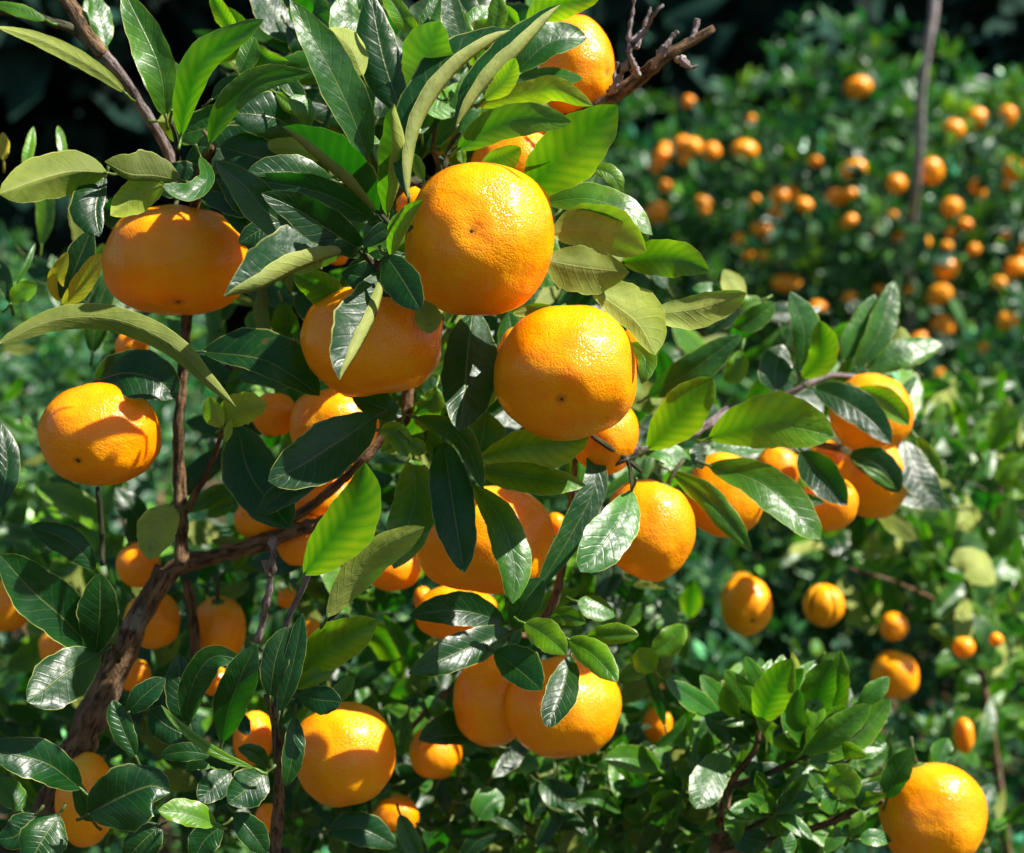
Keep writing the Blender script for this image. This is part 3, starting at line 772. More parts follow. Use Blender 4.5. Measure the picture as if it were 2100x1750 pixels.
# x, y, rx, ry, depth cm, navel offset (dx, dy from centre, or None), flags, label   (photo units, 2100 x 1750)
FRUITS = [
(985, 491, 153, 158, 69, (-14, 4), '', 'large bright mandarin at the heart of the cluster, a small dark navel mid-face'),
(763, 697, 142, 116, 73, None, '', 'flattened deep orange mandarin crossed by one hanging dark leaf, beneath the largest one'),
(1161, 765, 149, 137, 70, (-14, 58), '', 'large mandarin with a diagonal leaf shadow and a dark navel near its base'),
(362, 533, 144, 115, 77.5, (20, 95), 'c', 'shaded broad mandarin flecked with small sun patches under the pale curled leaves'),
(207, 893, 120, 106, 75, (-18, 50), '', 'mandarin with a star-shaped navel hanging alone beside the upright stem'),
(1182, 142, 80, 104, 79, (60, 20), '', 'topmost mandarin, beside the dead forked branch'),
(1062, 345, 98, 92, 79, None, '', 'half hidden mandarin between the topmost mandarin and the largest mandarin'),
(952, 300, 62, 72, 83, None, '', 'shaded mandarin deep among upright leaves, its edge showing above the largest one'),
(860, 425, 48, 46, 79, None, '', 'sliver of a mandarin showing at the upper left rim of the largest mandarin'),
(1240, 893, 70, 80, 78, None, '', 'mandarin showing under the lower right edge of the leaf-shadowed mandarin'),
(1092, 752, 80, 88, 76, None, '', 'mandarin almost hidden behind the left edge of the leaf-shadowed mandarin'),
(1302, 712, 36, 40, 77, None, '', 'small orange sliver behind the pale leaf above the leaf-shadowed mandarin'),
(993, 1108, 137, 110, 80, None, '', 'wide mandarin with one black-green and one bright leaf hanging in front of it'),
(1330, 1086, 93, 103, 80, None, 'c', 'glossy mandarin with a silvery leaf laid over its upper left side'),
(1485, 1016, 82, 86, 88, None, '', 'mandarin behind the silvery-edged leaf, next to the glossy mandarin'),
(1700, 1033, 58, 56, 90, None, '', 'small mandarin under a dark hanging leaf in the right hand cluster'),
(1788, 850, 84, 82, 94, None, '', 'uppermost mandarin of the right hand cluster, crossed by a yellow-rimmed leaf'),
(1792, 982, 70, 80, 97, None, '', 'slanting mandarin below the uppermost one of the right hand cluster'),
(1594, 963, 48, 48, 99, None, '', 'brownish mandarin in shade below the broad green leaf of the right hand cluster'),
(1697, 945, 40, 42, 101, None, '', 'orange sliver between the dark leaves of the right hand cluster'),
(1008, 1439, 80, 92, 84, None, '', 'left mandarin of the touching pair below the dark leaf rosette'),
(1154, 1450, 119, 106, 82, None, '', 'right and larger mandarin of the touching pair, a dark leaf hanging over it'),
(705, 1547, 102, 104, 80, None, '', 'round mandarin with sunlit shoulder low beside the reddish stem'),
(894, 1543, 56, 54, 92, None, 'c', 'smaller shaded mandarin under a dark leaf, low left of the touching pair'),
(812, 1672, 46, 42, 92, None, '', 'shaded mandarin peeping from dark leaves at the bottom edge'),
(285, 1158, 45, 46, 86, None, 'c', 'mandarin resting against the bend where the trunk forks'),
(312, 1272, 58, 58, 88, None, '', 'mandarin showing behind the leaning trunk below its fork'),
(450, 1290, 54, 68, 90, None, 'c', 'upright oval mandarin with a fold in its skin right of the orange-brown stem'),
(275, 1384, 34, 34, 92, None, '', 'small shaded mandarin low behind the leaning trunk'),
(126, 1328, 46, 44, 97, None, '', 'brown-shaded mandarin between the two broad dark leaves left of the trunk'),
(15, 1240, 50, 54, 92, None, '', 'mandarin cut by the left edge of the photo behind a dark leaf'),
(178, 1640, 58, 94, 80, None, '', 'long orange mandarin slice showing between dark leaves under the trunk'),
(441, 1396, 32, 30, 92, None, '', 'mandarin tip showing through the arching dark leaves'),
(520, 1515, 42, 56, 86, None, '', 'pale sunlit mandarin edge left of the reddish stem'),
(550, 1678, 26, 30, 86, None, '', 'small pale mandarin piece at the foot of the reddish stem'),
(271, 710, 34, 32, 86, None, '', 'mandarin piece showing between the long curved leaf and the blue-green leaf'),
(502, 464, 28, 24, 82, None, '', 'orange piece right of the sun-flecked mandarin behind a dark leaf'),
(562, 850, 46, 46, 83, None, '', 'dark orange mandarin behind the yellow-green leaves right of the upright stem'),
(686, 875, 92, 84, 81, None, '', 'mandarin mostly covered by one broad dark leaf at the centre left'),
(530, 1065, 48, 46, 83, None, '', 'mandarin below the tip of the broad dark leaf, above the thick side branch'),
(665, 1022, 76, 62, 86, None, '', 'mandarin crossed by a thin dark twig above the thick side branch'),
(618, 1108, 50, 54, 84, None, '', 'mandarin just under the thick side branch, beside the lime leaf'),
(806, 1166, 58, 46, 87, None, '', 'shaded mandarin under the pale two-toned leaf'),
(866, 1227, 18, 26, 92, None, '', 'small bright yellow-orange mandarin above the leaf rosette'),
(935, 1254, 80, 56, 86, None, '', 'mandarin crescent showing between the two dark leaves of the rosette'),
(638, 1292, 20, 25, 99, None, '', 'little mandarin beside the round lime leaf'),
(590, 1226, 22, 22, 94, None, '', 'orange piece between stems left of the little round mandarin'),
(693, 525, 22, 20, 82, None, '', 'orange fleck between the dark leaves left of the largest mandarin'),
(588, 708, 16, 16, 88, None, '', 'tiny yellow-orange fleck left of the flattened deep orange mandarin'),
(1140, 1075, 20, 24, 86, None, '', 'orange fleck right of the wide leaf-crossed mandarin'),
(1912, 1668, 107, 105, 84, (30, 100), 'c', 'large mandarin in the lower right corner with a pale leaf at its shoulder'),
(1530, 1242, 54, 60, 112, (6, 26), 'c', 'mandarin with a big black navel hanging alone below the right hand cluster'),
(1833, 1285, 29, 29, 132, (-2, 5), '', 'small dull mandarin with a dark dot above the brown shaded one'),
(1836, 1384, 48, 49, 132, None, '', 'brown shaded round mandarin behind the leafy young shoot'),
(1976, 1328, 22, 22, 132, None, '', 'small bright mandarin right of the brown shaded one'),
(1977, 1509, 19, 37, 132, None, '', 'narrow dark orange mandarin above the lower right corner mandarin'),
(2043, 1312, 14, 14, 132, None, '', 'tiny yellowish mandarin near the right edge above the narrow one'),
(1352, 1426, 18, 26, 100, None, '', 'small oval mandarin above the cracked one right of the touching pair'),
(1349, 1487, 30, 40, 99, None, '', 'cracked orange mandarin low right of the touching pair'),
(600, 44, 24, 24, 150, None, '', 'blurred mandarin far behind the upper leaves'),
(317, 349, 11, 11, 120, None, '', 'tiny blurred mandarin under the pale left branch'),
]
# blurred fruit in the bushes behind: tile, x, y, rx, ry (tile units), label
FAR = [
('3', 1170, 490, 80, 60, 'broad blurred mandarin standing highest among the bushes behind, left of the grey stake'),
('3', 1705, 730, 62, 62, 'round blurred mandarin, lower left of the three right of the grey stake top'),
('3', 1835, 665, 60, 60, 'blurred mandarin in the middle of the three right of the grey stake top'),
('3', 2005, 650, 50, 60, 'blurred mandarin rightmost of the three right of the grey stake top'),
('3', 540, 840, 74, 57, 'blurred mandarin with a bright cheek midway between dead branch and stake'),
('3', 190, 815, 55, 55, 'deeper orange mandarin in the tight blurred cluster below the dead branch tip'),
('3', 245, 825, 55, 55, 'yellower mandarin in the tight blurred cluster below the dead branch tip'),
('3', 205, 890, 40, 36, 'small lower mandarin of the tight blurred cluster below the dead branch tip'),
('3', 352, 850, 48, 55, 'blurred mandarin just right of the tight cluster below the dead branch'),
('3', 75, 875, 55, 52, 'blurred mandarin left of the tight cluster below the dead branch'),
('3', 45, 935, 42, 40, 'shaded mandarin tucked under the one left of the tight blurred cluster'),
('3', 1150, 945, 76, 58, 'blurred mandarin with the whitest glint, left of the grey stake at mid height'),
('3', 1580, 960, 58, 76, 'tall oval blurred mandarin touching the grey stake on its right'),
('3', 1385, 1030, 55, 55, 'blurred mandarin close left of the grey stake under leaves'),
('3', 2045, 950, 55, 72, 'tall blurred mandarin at the right edge level with the stake oval'),
('3', 1840, 1060, 40, 60, 'narrow blurred mandarin between the stake oval and the right edge'),
('3', 1695, 1160, 56, 55, 'crisp blurred mandarin low right of the grey stake'),
('3', 735, 1100, 58, 58, 'dark orange mandarin in the blurred trio left of the stake, upper left'),
('3', 795, 1080, 44, 44, 'glinting mandarin in the blurred trio left of the stake, topmost'),
('3', 868, 1150, 50, 46, 'lower right mandarin of the blurred trio left of the stake'),
('3', 710, 1190, 42, 40, 'shaded mandarin hanging just below the blurred trio left of the stake'),
('3', 1060, 1105, 66, 46, 'leftmost of two joined blurred mandarins near the stake'),
('3', 1125, 1080, 42, 36, 'rightmost of two joined blurred mandarins near the stake'),
('3', 50, 1190, 66, 62, 'blurred mandarin just above the green leaf that points right from the main cluster'),
('3', 310, 1175, 30, 30, 'tiny blurred mandarin alone below the bright-cheeked one'),
('3', 630, 1280, 62, 40, 'flat blurred mandarin low in the far bush, under the trio'),
('3', 510, 1335, 34, 34, 'small dim mandarin left of the flat blurred one'),
('3', 555, 1422, 32, 32, 'small bokeh-soft mandarin under the small dim one'),
('3', 640, 1430, 28, 28, 'faint dark mandarin right of the soft one in the far bush'),
('3', 1300, 1300, 52, 45, 'yellowish blurred mandarin at the foot of the grey stake'),
('3', 1395, 1310, 55, 38, 'shaded brown-orange mandarin between the yellowish one and the stake foot'),
('3', 1660, 1500, 70, 70, 'round dull blurred mandarin right of the yellow leaf'),
('3', 2055, 1495, 70, 58, 'broad blurred mandarin cut by the right edge below mid height'),
('3', 1820, 1395, 34, 34, 'small reddish mandarin between the round dull one and the right edge'),
('3', 1690, 1300, 28, 28, 'small dim mandarin above the round dull blurred one'),
('3', 1995, 1310, 30, 30, 'dim mandarin near the right edge above the broad cut one'),
('3', 1965, 1580, 40, 34, 'dim mandarin just beneath the broad one at the right edge'),
('3', 770, 1585, 90, 55, 'long tilted orange mandarin above the pale leaf pointing right'),
('3', 1625, 1650, 76, 58, 'blurred mandarin half covered by a pale round leaf'),
('3', 225, 570, 36, 36, 'small mandarin near the top edge of the bush below the dead branch'),
('3', 575, 665, 25, 25, 'tiny dark mandarin high in the far bush'),
('3', 92, 1040, 34, 34, 'small pale mandarin between the two larger ones at the left of the far bush'),
('6', 1640, 300, 56, 70, 'tall blurred mandarin right of the pale triple leaves'),
('6', 2005, 270, 54, 56, 'blurred mandarin near the right edge at mid height, paler on top'),
('6', 1880, 420, 32, 40, 'small reddish mandarin above the other small red one'),
('6', 1630, 572, 38, 38, 'small red-orange mandarin below the tip of the pale leaves'),
('6', 1700, 742, 24, 28, 'tiny yellow mandarin below the red-orange ones'),
('6', 1430, 672, 40, 38, 'blurred yellowish mandarin behind the right hand cluster top'),
('6', 950, 190, 52, 34, 'dull mandarin behind the upright yellow-rimmed leaf'),
('6', 1500, 365, 58, 34, 'flat shaded mandarin behind the pale triple leaves'),
('3', 2095, 1400, 24, 40, 'thin slice of a mandarin at the very right edge'),
('3', 2005, 1035, 24, 24, 'tiny yellowish mandarin under the tall one at the right edge'),
('6', 520, 1712, 70, 30, 'flat mandarin peeping above the black-navelled one, behind it'),
]

# ------------------------------------------------------------------ ground
def ground_z(x, y):
    h = 0.0
    if y > 9:
        h += ((y - 9) / 22.0) ** 1.6 * 9
    return h + 0.06 * noise.noise(Vector((x * 0.8, y * 0.8, 0)))


def build_ground():
    xs = [-60 + 3 * i for i in range(11)] + [-28 + 1.0 * i for i in range(57)] + [30 + 3 * i for i in range(11)]
    ys = [-20, -12, -6, -3] + [0.5 * i for i in range(1, 40)] + [20 + 1.6 * i for i in range(30)]
    V = [(x, y, ground_z(x, y)) for y in ys for x in xs]
    n = len(xs)
    F = [(j * n + i, j * n + i + 1, (j + 1) * n + i + 1, (j + 1) * n + i) for j in range(len(ys) - 1) for i in range(n - 1)]
    N = NT('orchard_soil')
    tex = N.n('ShaderNodeTexCoord').outputs['Object']
    c = N.mix(N.ramp(N.noise(tex, 9, 6), 0.35, 0.65), (0.04, 0.026, 0.016), (0.10, 0.07, 0.045))
    c = N.mix(N.ramp(N.noise(tex, 1.1, 5), 0.48, 0.6), c, (0.012, 0.022, 0.008))
    b = N.bsdf(c, 0.95, 0.1, N.bump(N.noise(tex, 25, 6), 0.8, 0.04))
    o = obj('ground', mesh('ground', V, F, N.end(b.outputs[0])))
    o['kind'] = 'structure'


build_ground()


# ------------------------------------------------------------------ leaf clouds for crowns further off
def sprig_leaves(sprigs, name, mat, leaf=(0.055, 0.075), seed=1, per=(5, 8), tone=None):
    """sprigs: (position, outward direction, scale). One mesh of many small folded leaves."""
    r = random.Random(seed)
    V, F, UV, TI = [], [], [], []
    for pos, out, sc_ in sprigs:
        a = out.cross(Vector((0.31, 0.2, 0.93)))
        if a.length < 1e-3:
            a = Vector((1, 0, 0))
        a.normalize()
        b = out.cross(a)
        base_t = tone(r) if tone else (r.choice((0.6, 1.2, 1.9, 2.8, 3.8, 6.0)), max(0, r.gauss(0.12, 0.36)), 0)
        for k in range(r.randint(*per)):
            ph = r.random() * 6.283
            th = r.uniform(0.35, 1.45)
            d = (out * math.cos(th) + (a * math.cos(ph) + b * math.sin(ph)) * math.sin(th)).normalized()
            L = r.uniform(*leaf) * sc_
            W = L * r.uniform(0.2, 0.27)
            side = d.cross(out + Vector((r.gauss(0, .35), r.gauss(0, .35), r.gauss(0, .35) + 0.3)))
            if side.length < 1e-3:
                continue
            side.normalize()
            nn = side.cross(d)
            p0 = pos + d * (0.012 * sc_) + Vector((r.gauss(0, .012), r.gauss(0, .012), r.gauss(0, .012)))
            bend = r.uniform(-0.12, 0.22) * L
            lift = W * r.uniform(0.1, 0.45)
            i0 = len(V)
            V += [p0, p0 + d * (L * .28) + side * (W * .8) + nn * lift, p0 + d * (L * .33), p0 + d * (L * .28) - side * (W * .8) + nn * lift,
                  p0 + d * (L * .65) + side * (W * .85) + nn * (lift - bend * .4), p0 + d * (L * .68) - nn * (bend * .45), p0 + d * (L * .65) - side * (W * .85) + nn * (lift - bend * .4),
                  p0 + d * L - nn * bend]
            F += [(i0, i0 + 2, i0 + 1), (i0, i0 + 3, i0 + 2), (i0 + 1, i0 + 2, i0 + 5, i0 + 4), (i0 + 2, i0 + 3, i0 + 6, i0 + 5), (i0 + 4, i0 + 5, i0 + 7), (i0 + 5, i0 + 6, i0 + 7)]
            UV += [(0, .5), (.3, 1), (.3, .5), (.3, 0), (.66, 1), (.66, .5), (.66, 0), (1, .5)]
            v_ = base_t[0] * r.uniform(0.85, 1.15)
            l_ = min(1, base_t[1] * r.uniform(0.7, 1.3))
            TI += [(v_, l_, base_t[2])] * 8
    return mesh(name, V, F, mat, UV, np.array(TI))


def bush_crown(name, n, seed, inner=0.25, leaf=(0.062, 0.095)):
    """a lumpy unit crown (radius about 1 metre before scaling)"""
    r = random.Random(seed)
    sp = []
    while len(sp) < n:
        v = Vector((r.gauss(0, 1), r.gauss(0, 1), r.gauss(0, 1)))
        v.normalize()
        if v.z < -0.75:
            continue
        lump = 0.86 + 0.22 * noise.noise(v * 2.3 + Vector((seed * 3.1, 0, 0))) + 0.10 * noise.noise(v * 6 + Vector((0, seed * 1.7, 0)))
        rad = lump * (1 - abs(r.gauss(0, 0.10)) if r.random() > inner else r.uniform(0.45, 0.9))
        if r.random() < 0.06:
            rad *= r.uniform(1.04, 1.16)
        o = (v + Vector((r.gauss(0, .4), r.gauss(0, .4), r.gauss(0, .4) + 0.35))).normalized()
        sp.append((v * rad, o, r.uniform(0.75, 1.15)))
    return sprig_leaves(sp, name, M_FARLEAF, leaf, seed)


CROWNS = [bush_crown('crown', 950, s) for s in (3, 8, 15)]


def limb_meshes(seed):
    r = random.Random(seed)
    out = []
    path = [(Vector((0, 0, -1.0)), .055), (Vector((.02, .01, -.75)), .048), (Vector((.03, .0, -.45)), .04)]
    V, F = tube_data(path, .2, 8, seed)
    out.append(('trunk', mesh('trunk', V, F, M_BARK)))
    for k in range(5):
        a = k * 1.257 + r.uniform(-.3, .3)
        d = Vector((math.cos(a) * .55, math.sin(a) * .55, r.uniform(.5, .8)))
        p = Vector((.03, 0, -.47))
        path = [(p + d * t + Vector((r.gauss(0, .03), r.gauss(0, .03), 0.06 * t)), .030 * (1 - .75 * t)) for t in (0, .3, .6, 1.0)]
        V, F = tube_data(path, .2, 6, seed + k)
        out.append(('limb', mesh('limb', V, F, M_BARK)))
    return out


LIMBS = limb_meshes(4)
BUSHES = []


def bush(px_, py_, d, r, label, idx, squash=1.0, group='mandarin bushes behind the near tree'):
    c = P(px_, py_, d)
    base = Vector((c.x, c.y, ground_z(c.x, c.y)))
    h = c.z - base.z
    root = empty('mandarin_bush', base, label, 'bush', group)
    cr = obj('crown', CROWNS[idx % 3], root, (0, 0, h))
    cr.scale = (r, r, r * squash)
    cr.rotation_euler = (0, 0, idx * 1.9 + 0.4)
    for nm, me in LIMBS:
        o = obj(nm, me, root, (0, 0, h))
        s = h / 1.0
        o.scale = (r, r, max(0.3, s))
        o.rotation_euler = (0, 0, idx * 1.3)
    BUSHES.append((c, Vector((r * 0.9, r * 0.9, r * squash * 0.9)), root))
    return root


bush(1380, 670, 4.7, 0.78, 'blurred mandarin bush below the dead branch tip', 0)
bush(1760, 600, 4.3, 0.84, 'blurred mandarin bush around the foot of the grey stake', 1)
bush(2190, 640, 4.5, 0.88, 'blurred mandarin bush at the right edge beyond the grey stake', 2)
bush(1600, 600, 6.6, 0.95, 'grey-green bush farther back, its top feathering into the dark forest', 1, 0.9)
bush(2080, 545, 6.9, 1.0, 'farther bush whose top shows right of the grey stake', 0, 0.9)
bush(1960, 1230, 2.7, 0.50, 'leafy bush behind the brown shaded mandarins', 2)
bush(1500, 1150, 2.9, 0.46, 'leafy bush behind the right hand fruit cluster', 0)
bush(2330, 980, 2.5, 0.42, 'bright leafy bush cut by the right edge at mid height', 1)
bush(2230, 1560, 2.3, 0.36, 'low leafy bush at the right edge above the corner mandarin', 1)
bush(1020, 1300, 2.6, 0.55, 'leafy bush behind the lower centre of the near tree', 1)
bush(230, 1180, 2.4, 0.50, 'light-speckled bush behind the trunk and left hand mandarins', 2)
bush(-180, 880, 2.9, 0.46, 'bush behind the pale leaf tips at the left edge', 0)
bush(110, 830, 3.7, 0.42, 'dim bush far behind the upper left leaves', 2)
# bush(620, 560, 5.4, 0.80, 'dim bush hidden far behind the main leaf cluster', 0)
bush(1560, 1800, 1.75, 0.33, 'low dark-leaved bush under the leafy young shoot', 2)
bush(640, 1850, 1.7, 0.36, 'low dark-leaved bush under the touching mandarins', 0)


# ------------------------------------------------------------------ forest behind
def forest_crown(name, seed):
    r = random.Random(seed)
    sp = []
    for i in range(2400):
        z = r.random() ** 1.25
        rad = (1 - z) ** 0.75 * (0.75 + 0.25 * math.sin(z * 34 + seed))
        a = r.random() * 6.283
        q = rad * (1 - abs(r.gauss(0, .18)))
        pos = Vector((math.cos(a) * q * 2.4, math.sin(a) * q * 2.4, z * 9.0))
        o = Vector((math.cos(a), math.sin(a), r.uniform(-.4, .5))).normalized()
        sp.append((pos, o, r.uniform(0.8, 1.3)))
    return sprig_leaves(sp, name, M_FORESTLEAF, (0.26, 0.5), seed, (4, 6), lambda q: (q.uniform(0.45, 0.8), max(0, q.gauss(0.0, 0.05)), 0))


FCROWN = [forest_crown('crown', 21), forest_crown('crown', 22)]
V, F = tube_data([(Vector((0, 0, -0.3)), .24), (Vector((.05, 0, 3)), .20), (Vector((0, .05, 7)), .09)], .2, 9, 3)
FTRUNK = mesh('trunk', V, F, M_BARK)
k = 0
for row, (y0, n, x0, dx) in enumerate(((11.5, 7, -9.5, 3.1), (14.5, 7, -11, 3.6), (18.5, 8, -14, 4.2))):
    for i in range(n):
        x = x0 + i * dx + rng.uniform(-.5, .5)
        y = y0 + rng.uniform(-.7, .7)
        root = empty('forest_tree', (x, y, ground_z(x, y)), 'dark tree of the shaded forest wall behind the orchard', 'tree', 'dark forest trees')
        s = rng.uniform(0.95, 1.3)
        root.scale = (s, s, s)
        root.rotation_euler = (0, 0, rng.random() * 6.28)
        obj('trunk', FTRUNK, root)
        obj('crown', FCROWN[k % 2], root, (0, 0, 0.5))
        k += 1

# ------------------------------------------------------------------ grey stake
q = [(1600, -900, 3.2, 23), (1601, -40, 3.2, 24), (1560, 250, 3.2, 26), (1520, 560, 3.25, 26), (1515, 800, 3.3, 25), (1495, 1050, 3.4, 24), (1470, 1350, 3.7, 24), (1450, 2400, 4.2, 20)]
path = [(P(*px('3', a[0], a[1]), a[2]), a[3] * TS * K * a[2]) for a in smooth_path(q, 50)]
V, F = tube_data(path, 0.25, 9, 5)
base = path[-1][0].copy()
st = obj('wooden_stake', mesh('wooden_stake', [v - base for v in V], F, M_STAKE), None, base)
add_grain(st.data, path, 9)
thing(st, 'thin grey weathered stake standing tall and blurred among the far bushes', 'stake')

# ------------------------------------------------------------------ the near tree
TB = P(60, 1700, 0.8)
TREE = empty('mandarin_tree', (TB.x, TB.y, 0), 'sharp near mandarin tree whose dark leaning trunk rises from the lower left', 'tree')
branch('trunk', TREE, 'a', [(60, 5200, 84, 120), (90, 3500, 84, 112), (180, 1900, 83, 108), (330, 1380, 82, 100), (470, 1050, 82, 92), (560, 850, 82, 86), (660, 640, 82, 76), (770, 430, 82, 68), (850, 270, 82, 62), (930, 140, 82, 58)], M_BARK, 0.5, 0.06, 7, 14)
branch('branch', TREE, '4', [(905, 1720, 82, 58), (1010, 1640, 82, 54), (1180, 1590, 82, 46), (1400, 1530, 82, 44), (1620, 1450, 82, 42), (1790, 1400, 82, 36), (2000, 1330, 83, 26)], M_BARK, 0.45, 0.06, 6, 12)
branch('branch', TREE, '4', [(1015, 1640, 80, 42), (1015, 1400, 80, 36), (1000, 1100, 80, 33), (1000, 850, 79, 30), (1018, 640, 79, 26), (1030, 450, 79, 26), (1045, 250, 80, 28), (1060, 40, 80, 24), (1075, -250, 79, 22), (1090, -420, 77, 22), (1140, -640, 74, 26), (1180, -700, 72, 20)], M_BARK, 0.4, 0.1, 5, 10)
branch('twig', TREE, '4', [(1035, 1340, 80, 22), (1100, 1220, 80, 20), (1160, 1120, 79, 17), (1220, 960, 77, 13), (1250, 840, 75, 9)], M_BARK, 0.3, 0.1)
branch('twig', TREE, '4', [(575, 1640, 82, 14), (565, 1400, 82, 14), (545, 1200, 81, 12)], M_TWIG, 0.2, 0.1)
branch('branch', TREE, '1', [(300, -90, 76, 46), (400, 40, 76, 42), (470, 170, 76, 39), (580, 310, 76, 36)], M_BARK, 0.3, 0.08)
branch('branch', TREE, '1', [(575, 300, 76, 35), (690, 440, 77, 31), (780, 580, 78, 29), (880, 740, 79, 28), (960, 900, 80, 30), (1010, 1080, 80, 28)], M_GREYBARK, 0.2, 0.05)
branch('twig', TREE, '1', [(-40, 55, 75, 26), (150, 75, 75, 26), (300, 130, 75, 26), (420, 170, 76, 28), (510, 260, 76, 26)], M_TWIG, 0.2, 0.05)
branch('twig', TREE, '1', [(1080, 1180, 79, 22), (1120, 1050, 76, 26), (1140, 920, 74, 28), (1190, 820, 73, 16), (1140, 730, 73, 9)], M_BARK, 0.6, 0.5)
branch('twig', TREE, '1', [(960, 690, 73, 12), (985, 780, 74, 14), (1000, 920, 76, 15), (1050, 1060, 78, 16)], M_TWIG, 0.2, 0.1)
branch('twig', TREE, '2', [(400, 1510, 68, 22), (470, 1400, 67, 17), (495, 1310, 67, 17), (430, 1220, 67, 12), (385, 1180, 67, 9)], M_TWIG, 0.4, 0.3)
branch('twig', TREE, '2', [(300, 1410, 67, 11), (350, 1460, 68, 13), (405, 1515, 68, 18)], M_TWIG, 0.4, 0.3)
branch('branch', TREE, '5', [(410, -40, 68, 16), (480, 200, 78, 22), (560, 560, 80, 26), (545, 830, 80, 26), (420, 930, 80, 26), (280, 1080, 80, 24), (150, 1200, 81, 24), (0, 1320, 82, 26), (-130, 1400, 82, 28)], M_BARK, 0.4, 0.25, 6)
branch('branch', TREE, '2', [(480, 1090, 74, 34), (570, 1010, 74, 34), (680, 1060, 76, 32), (800, 1300, 80, 30), (700, 1700, 81, 28), (560, 2150, 81, 26)], M_TWIG, 0.3, 0.1)
branch('twig', TREE, '2', [(700, 1080, 75, 18), (740, 960, 73, 16), (705, 830, 71, 13), (720, 700, 70, 10)], M_TWIG, 0.3, 0.2)
branch('twig', TREE, '2', [(760, 960, 74, 16), (800, 820, 74, 12), (860, 740, 73, 9)], M_TWIG, 0.3, 0.2)
branch('branch', TREE, '2', [(1000, 900, 82, 30), (1250, 750, 80, 34), (1560, 640, 78, 38), (1800, 480, 77, 38), (2000, 320, 76, 34), (2110, 255, 76, 28), (2275, 160, 76, 22)], M_BARK, 0.35, 0.12, 6, 12)
for pts in ([(1700, 520, 77, 22), (1745, 440, 76, 16), (1800, 310, 75, 15), (1800, 200, 75, 12), (1822, 60, 75, 11), (1830, -40, 75, 9)],
            [(1800, 240, 75, 13), (1870, 180, 75, 12), (1905, 90, 75, 11), (1920, 40, 75, 10)],
            [(1835, 270, 75, 13), (1890, 170, 75, 12), (1950, 70, 74, 11), (1992, 28, 74, 12)],
            [(1850, 430, 76, 18), (1815, 330, 75, 16), (1800, 230, 75, 14)],
            [(1930, 380, 76, 16), (1985, 290, 75, 15), (2030, 220, 75, 13), (2075, 178, 75, 14)],
            [(2150, 250, 76, 14), (2170, 170, 76, 13), (2185, 110, 76, 14)],
            [(2060, 330, 76, 18), (2110, 350, 75, 16), (2140, 375, 75, 14), (2185, 365, 75, 10)],
            [(1740, 500, 76, 14), (1720, 430, 76, 11), (1735, 350, 76, 9)]):
    branch('dead_twig', TREE, '2', pts, M_DEAD, 0.9, 0.4, 10, 8)
branch('twig', TREE, '5', [(1590, 910, 76, 13), (1680, 970, 76, 14), (1780, 1040, 77, 15), (1870, 1110, 77, 13)], M_TWIG, 0.2, 0.15)
branch('twig', TREE, '5', [(1650, 1115, 78, 8), (1720, 1070, 77, 12), (1800, 1035, 77, 14), (1870, 1000, 78, 10), (1905, 985, 79, 8)], M_TWIG, 0.2, 0.15)
branch('twig', TREE, '5', [(1790, 1040, 77, 14), (1810, 1120, 77, 12), (1815, 1215, 76, 8)], M_TWIG, 0.2, 0.1)
branch('branch', TREE, '6', [(-190, 1000, 79, 14), (100, 960, 84, 18), (330, 850, 88, 24), (440, 770, 90, 26), (600, 720, 91, 20), (760, 685, 91, 18), (900, 615, 91, 17), (1020, 570, 93, 17), (1160, 580, 95, 13)], M_GREYBARK, 0.3, 0.3)
branch('branch', TREE, '6', [(440, 770, 90, 22), (700, 900, 92, 22), (960, 960, 93, 20), (1100, 990, 92, 14)], M_BARK, 0.3, 0.2)
branch('branch', TREE, 'b', [(1500, -500, 80, 16), (1470, -150, 82, 20), (1420, 150, 83, 24), (1370, 330, 84, 24), (1260, 480, 82, 22), (1180, 500, 78, 18), (1080, 460, 76, 14)], M_BARK, 0.3, 0.1)
branch('branch', TREE, 'b', [(800, 800, 90, 13), (690, 900, 90, 14), (560, 1040, 90, 16), (480, 1130, 91, 16)], M_BARK, 0.3, 0.1)
branch('branch', TREE, 'a', [(1490, 830, 72, 18), (1540, 1000, 72, 24), (1555, 1200, 72, 26), (1560, 1400, 73, 30), (1540, 1700, 76, 36), (1400, 3000, 80, 44)], M_BARK, 0.4, 0.1)
branch('branch', TREE, 'a', [(1840, -150, 68, 10), (1760, 60, 69, 14), (1690, 240, 70, 17), (1600, 440, 71, 18), (1560, 700, 72, 18), (1545, 960, 72, 20)], M_GREYBARK, 0.3, 0.1)
branch('twig', TREE, 'a', [(1920, 340, 70, 11), (1820, 430, 71, 12), (1720, 560, 71, 12), (1610, 830, 72, 13), (1560, 960, 72, 13)], M_TWIG, 0.2, 0.1)
branch('branch', TREE, 'a', [(1040, 190, 86, 26), (1080, 400, 87, 28), (1095, 600, 88, 30), (1100, 900, 88, 32)], M_BARK, 0.3, 0.1)
branch('dead_twig', TREE, '4', [(1440, 2060, 80, 15), (1490, 1850, 79, 16), (1520, 1650, 78, 15), (1530, 1560, 77, 15), (1525, 1490, 77, 19), (1545, 1475, 77, 10)], M_DEAD, 0.6, 0.8)
branch('dead_twig', TREE, '4', [(1505, 1690, 78, 10), (1480, 1640, 77, 9), (1475, 1610, 77, 16)], M_DEAD, 0.5, 0.6)
branch('twig', TREE, 'a', [(560, 640, 70, 16), (620, 560, 74, 16), (660, 640, 78, 18)], M_TWIG, 0.2, 0.1)

LEAF_REC = []


